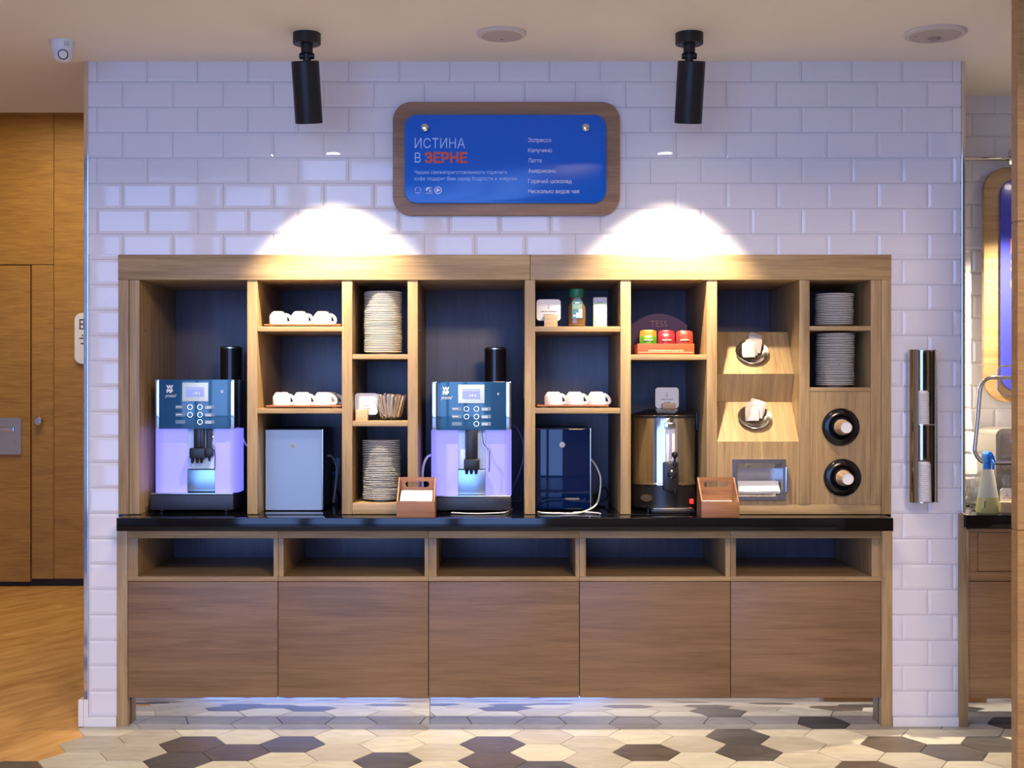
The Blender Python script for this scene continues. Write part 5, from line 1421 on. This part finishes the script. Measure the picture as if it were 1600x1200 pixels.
# ================================================================ CABLES, SOCKET, SCREWS
def cable(pts, r, m, label, cat='cable', name='cable', n=8, closed=False):
    mb = MB(); mb.tube(smooth_path(pts, n), r, 8); return tag(mb.build(name, m), label, cat)
pale = mat('pale_hose', (.55,.56,.62), .35); dk = mat('black_cable', (.012,.012,.015), .4)
def q3(px, py, Y): return (fx(px, Y), Y, fz(py, Y))
cable([q3(377, 674, .28), q3(379, 676, .26), q3(380, 684, .25), q3(384, 694, .24), q3(387.2, 697, .24)], .004, pale, 'short pale hose at the right flank of the left coffee machine', name='hose')
cable([q3(673, 711, .14), q3(667, 715, .13), q3(661.5, 728, .12), q3(659.8, 750, .12), q3(660.5, 785, .14)], .0060, mat('blue_lit_hose', (.35,.38,.75), .35), 'thick bluish hose left of the middle coffee machine', name='hose')
cable([q3(800, 664, .3), q3(809, 671, .3), q3(817, 690, .3), q3(818, 712, .3), q3(812, 738, .3), q3(802, 760, .32), q3(797, 775, .34)], .0035, mat('thin_blue_hose', (.12,.15,.28), .35), 'thin dark hose arcing right of the middle coffee machine', name='hose')
zc_ = ZC + .0045
cable([q3(922, 716, .30), q3(931, 728, .28), q3(938, 746, .25), q3(937, 770, .20), q3(930, 790, .12), (fx(905, .02), .02, zc_), (fx(870, .0), .0, zc_), (fx(848, .01), .02, zc_), (fx(841, .04), .06, zc_)], .0038, mat('white_hose', (.72,.74,.70), .3), 'white hose looping down from the black cooler onto the worktop', name='hose')
cable([(fx(896, .03), .03, zc_), (fx(915, .05), .045, zc_), (fx(932, .0), .01, zc_), (fx(938, -.02), -.02, zc_)], .0036, pale, 'loose end of pale hose on the worktop before the black cooler', name='hose')
cable([q3(513, 712, .34), q3(518, 713, .36), q3(524, 722, .40), q3(526, 736, .42), q3(524, 762, .44), q3(521, 785, .46)], .0055, mat('grey_hose', (.42,.40,.40), .4), 'grey hose curling behind the silver cooler', name='hose')
mb = MB(); mb.box(fx(513, .64), fx(531.5, .64), .634, .6455, fz(742, .64), fz(715, .64), .002); so = mb.build('wall_socket', mat('blue_grey_socket', (.10,.17,.30), .3)); tag(so, 'blue-grey wall socket plate on the bay back, right of the silver cooler', 'socket')
mb = MB(); mb.lathe([(.020, 0), (.020, .008), (.014, .03), (.008, .04), (0, .04)], (fx(521, .634), .634, fz(731, .634)), 20, Matrix.Rotation(PI/2, 4, 'X')); tag(mb.build('power_plug', dk), 'round black power plug in the socket beside the silver cooler', 'plug')
for i, (a, b) in enumerate((((518, 742), (512, 776)), ((524, 742), (530, 776)))):
    cable([q3(a[0], a[1], .60), q3(a[0] + (1 if i else -1), a[1] + 20, .58), q3(b[0], b[1], .57), (fx(b[0] - 1, .555), .555, ZC + .006)], .0048, dk, 'black power cable falling %s from the plug behind the silver cooler' % ('left' if i == 0 else 'right'))
cable([(fx(929, .5), .5, ZC + .005), q3(935, 770, .5), q3(945, 762, .5), q3(950, 775, .5), q3(940, 782, .5), q3(928, 772, .5), (fx(932, .4), .4, ZC + .005), (fx(946, .3), .3, ZC + .005)], .0045, dk, 'tangle of black cable on the worktop right of the black cooler')
cable([(fx(800, .2), .2, ZC + .004), (fx(790, .06), .05, ZC + .004), (fx(765, .0), -.0, ZC + .004), (fx(735, .0), -.01, ZC + .004), (fx(705, .02), .03, ZC + .004)], .0028, pale, 'thin pale hose lying before the middle coffee machine', name='hose')
mb_s = []
for (px, py, Y, u) in ((226.5, 516, .05, SL), (655.5, 516, .03, SL), (274, 525, .60, SL), (666, 524, .60, SL), (815, 524, .60, SL)):
    left = px < 700
    side = {226.5: 217.6, 655.5: 652.6, 274: 217.6, 666: 652.6, 815: 820}[px]
    x = fx(side)
    Yx = ((side-CX)/(px-CX) - 1)*D if abs(px-CX) > 1 else Y
    Yx = max(.02, (side - CX)/(px - CX)*D - D)
    mb = MB(); mb.lathe([(.006, 0), (.006, .003), (.003, .004), (0, .004)], (x + (.0002 if left else -.0002), Yx, fz(py, Yx)), 12, Matrix.Rotation(PI/2 if left else -PI/2, 4, 'Y'))
    mb.build('shelf_pin', steel, u)
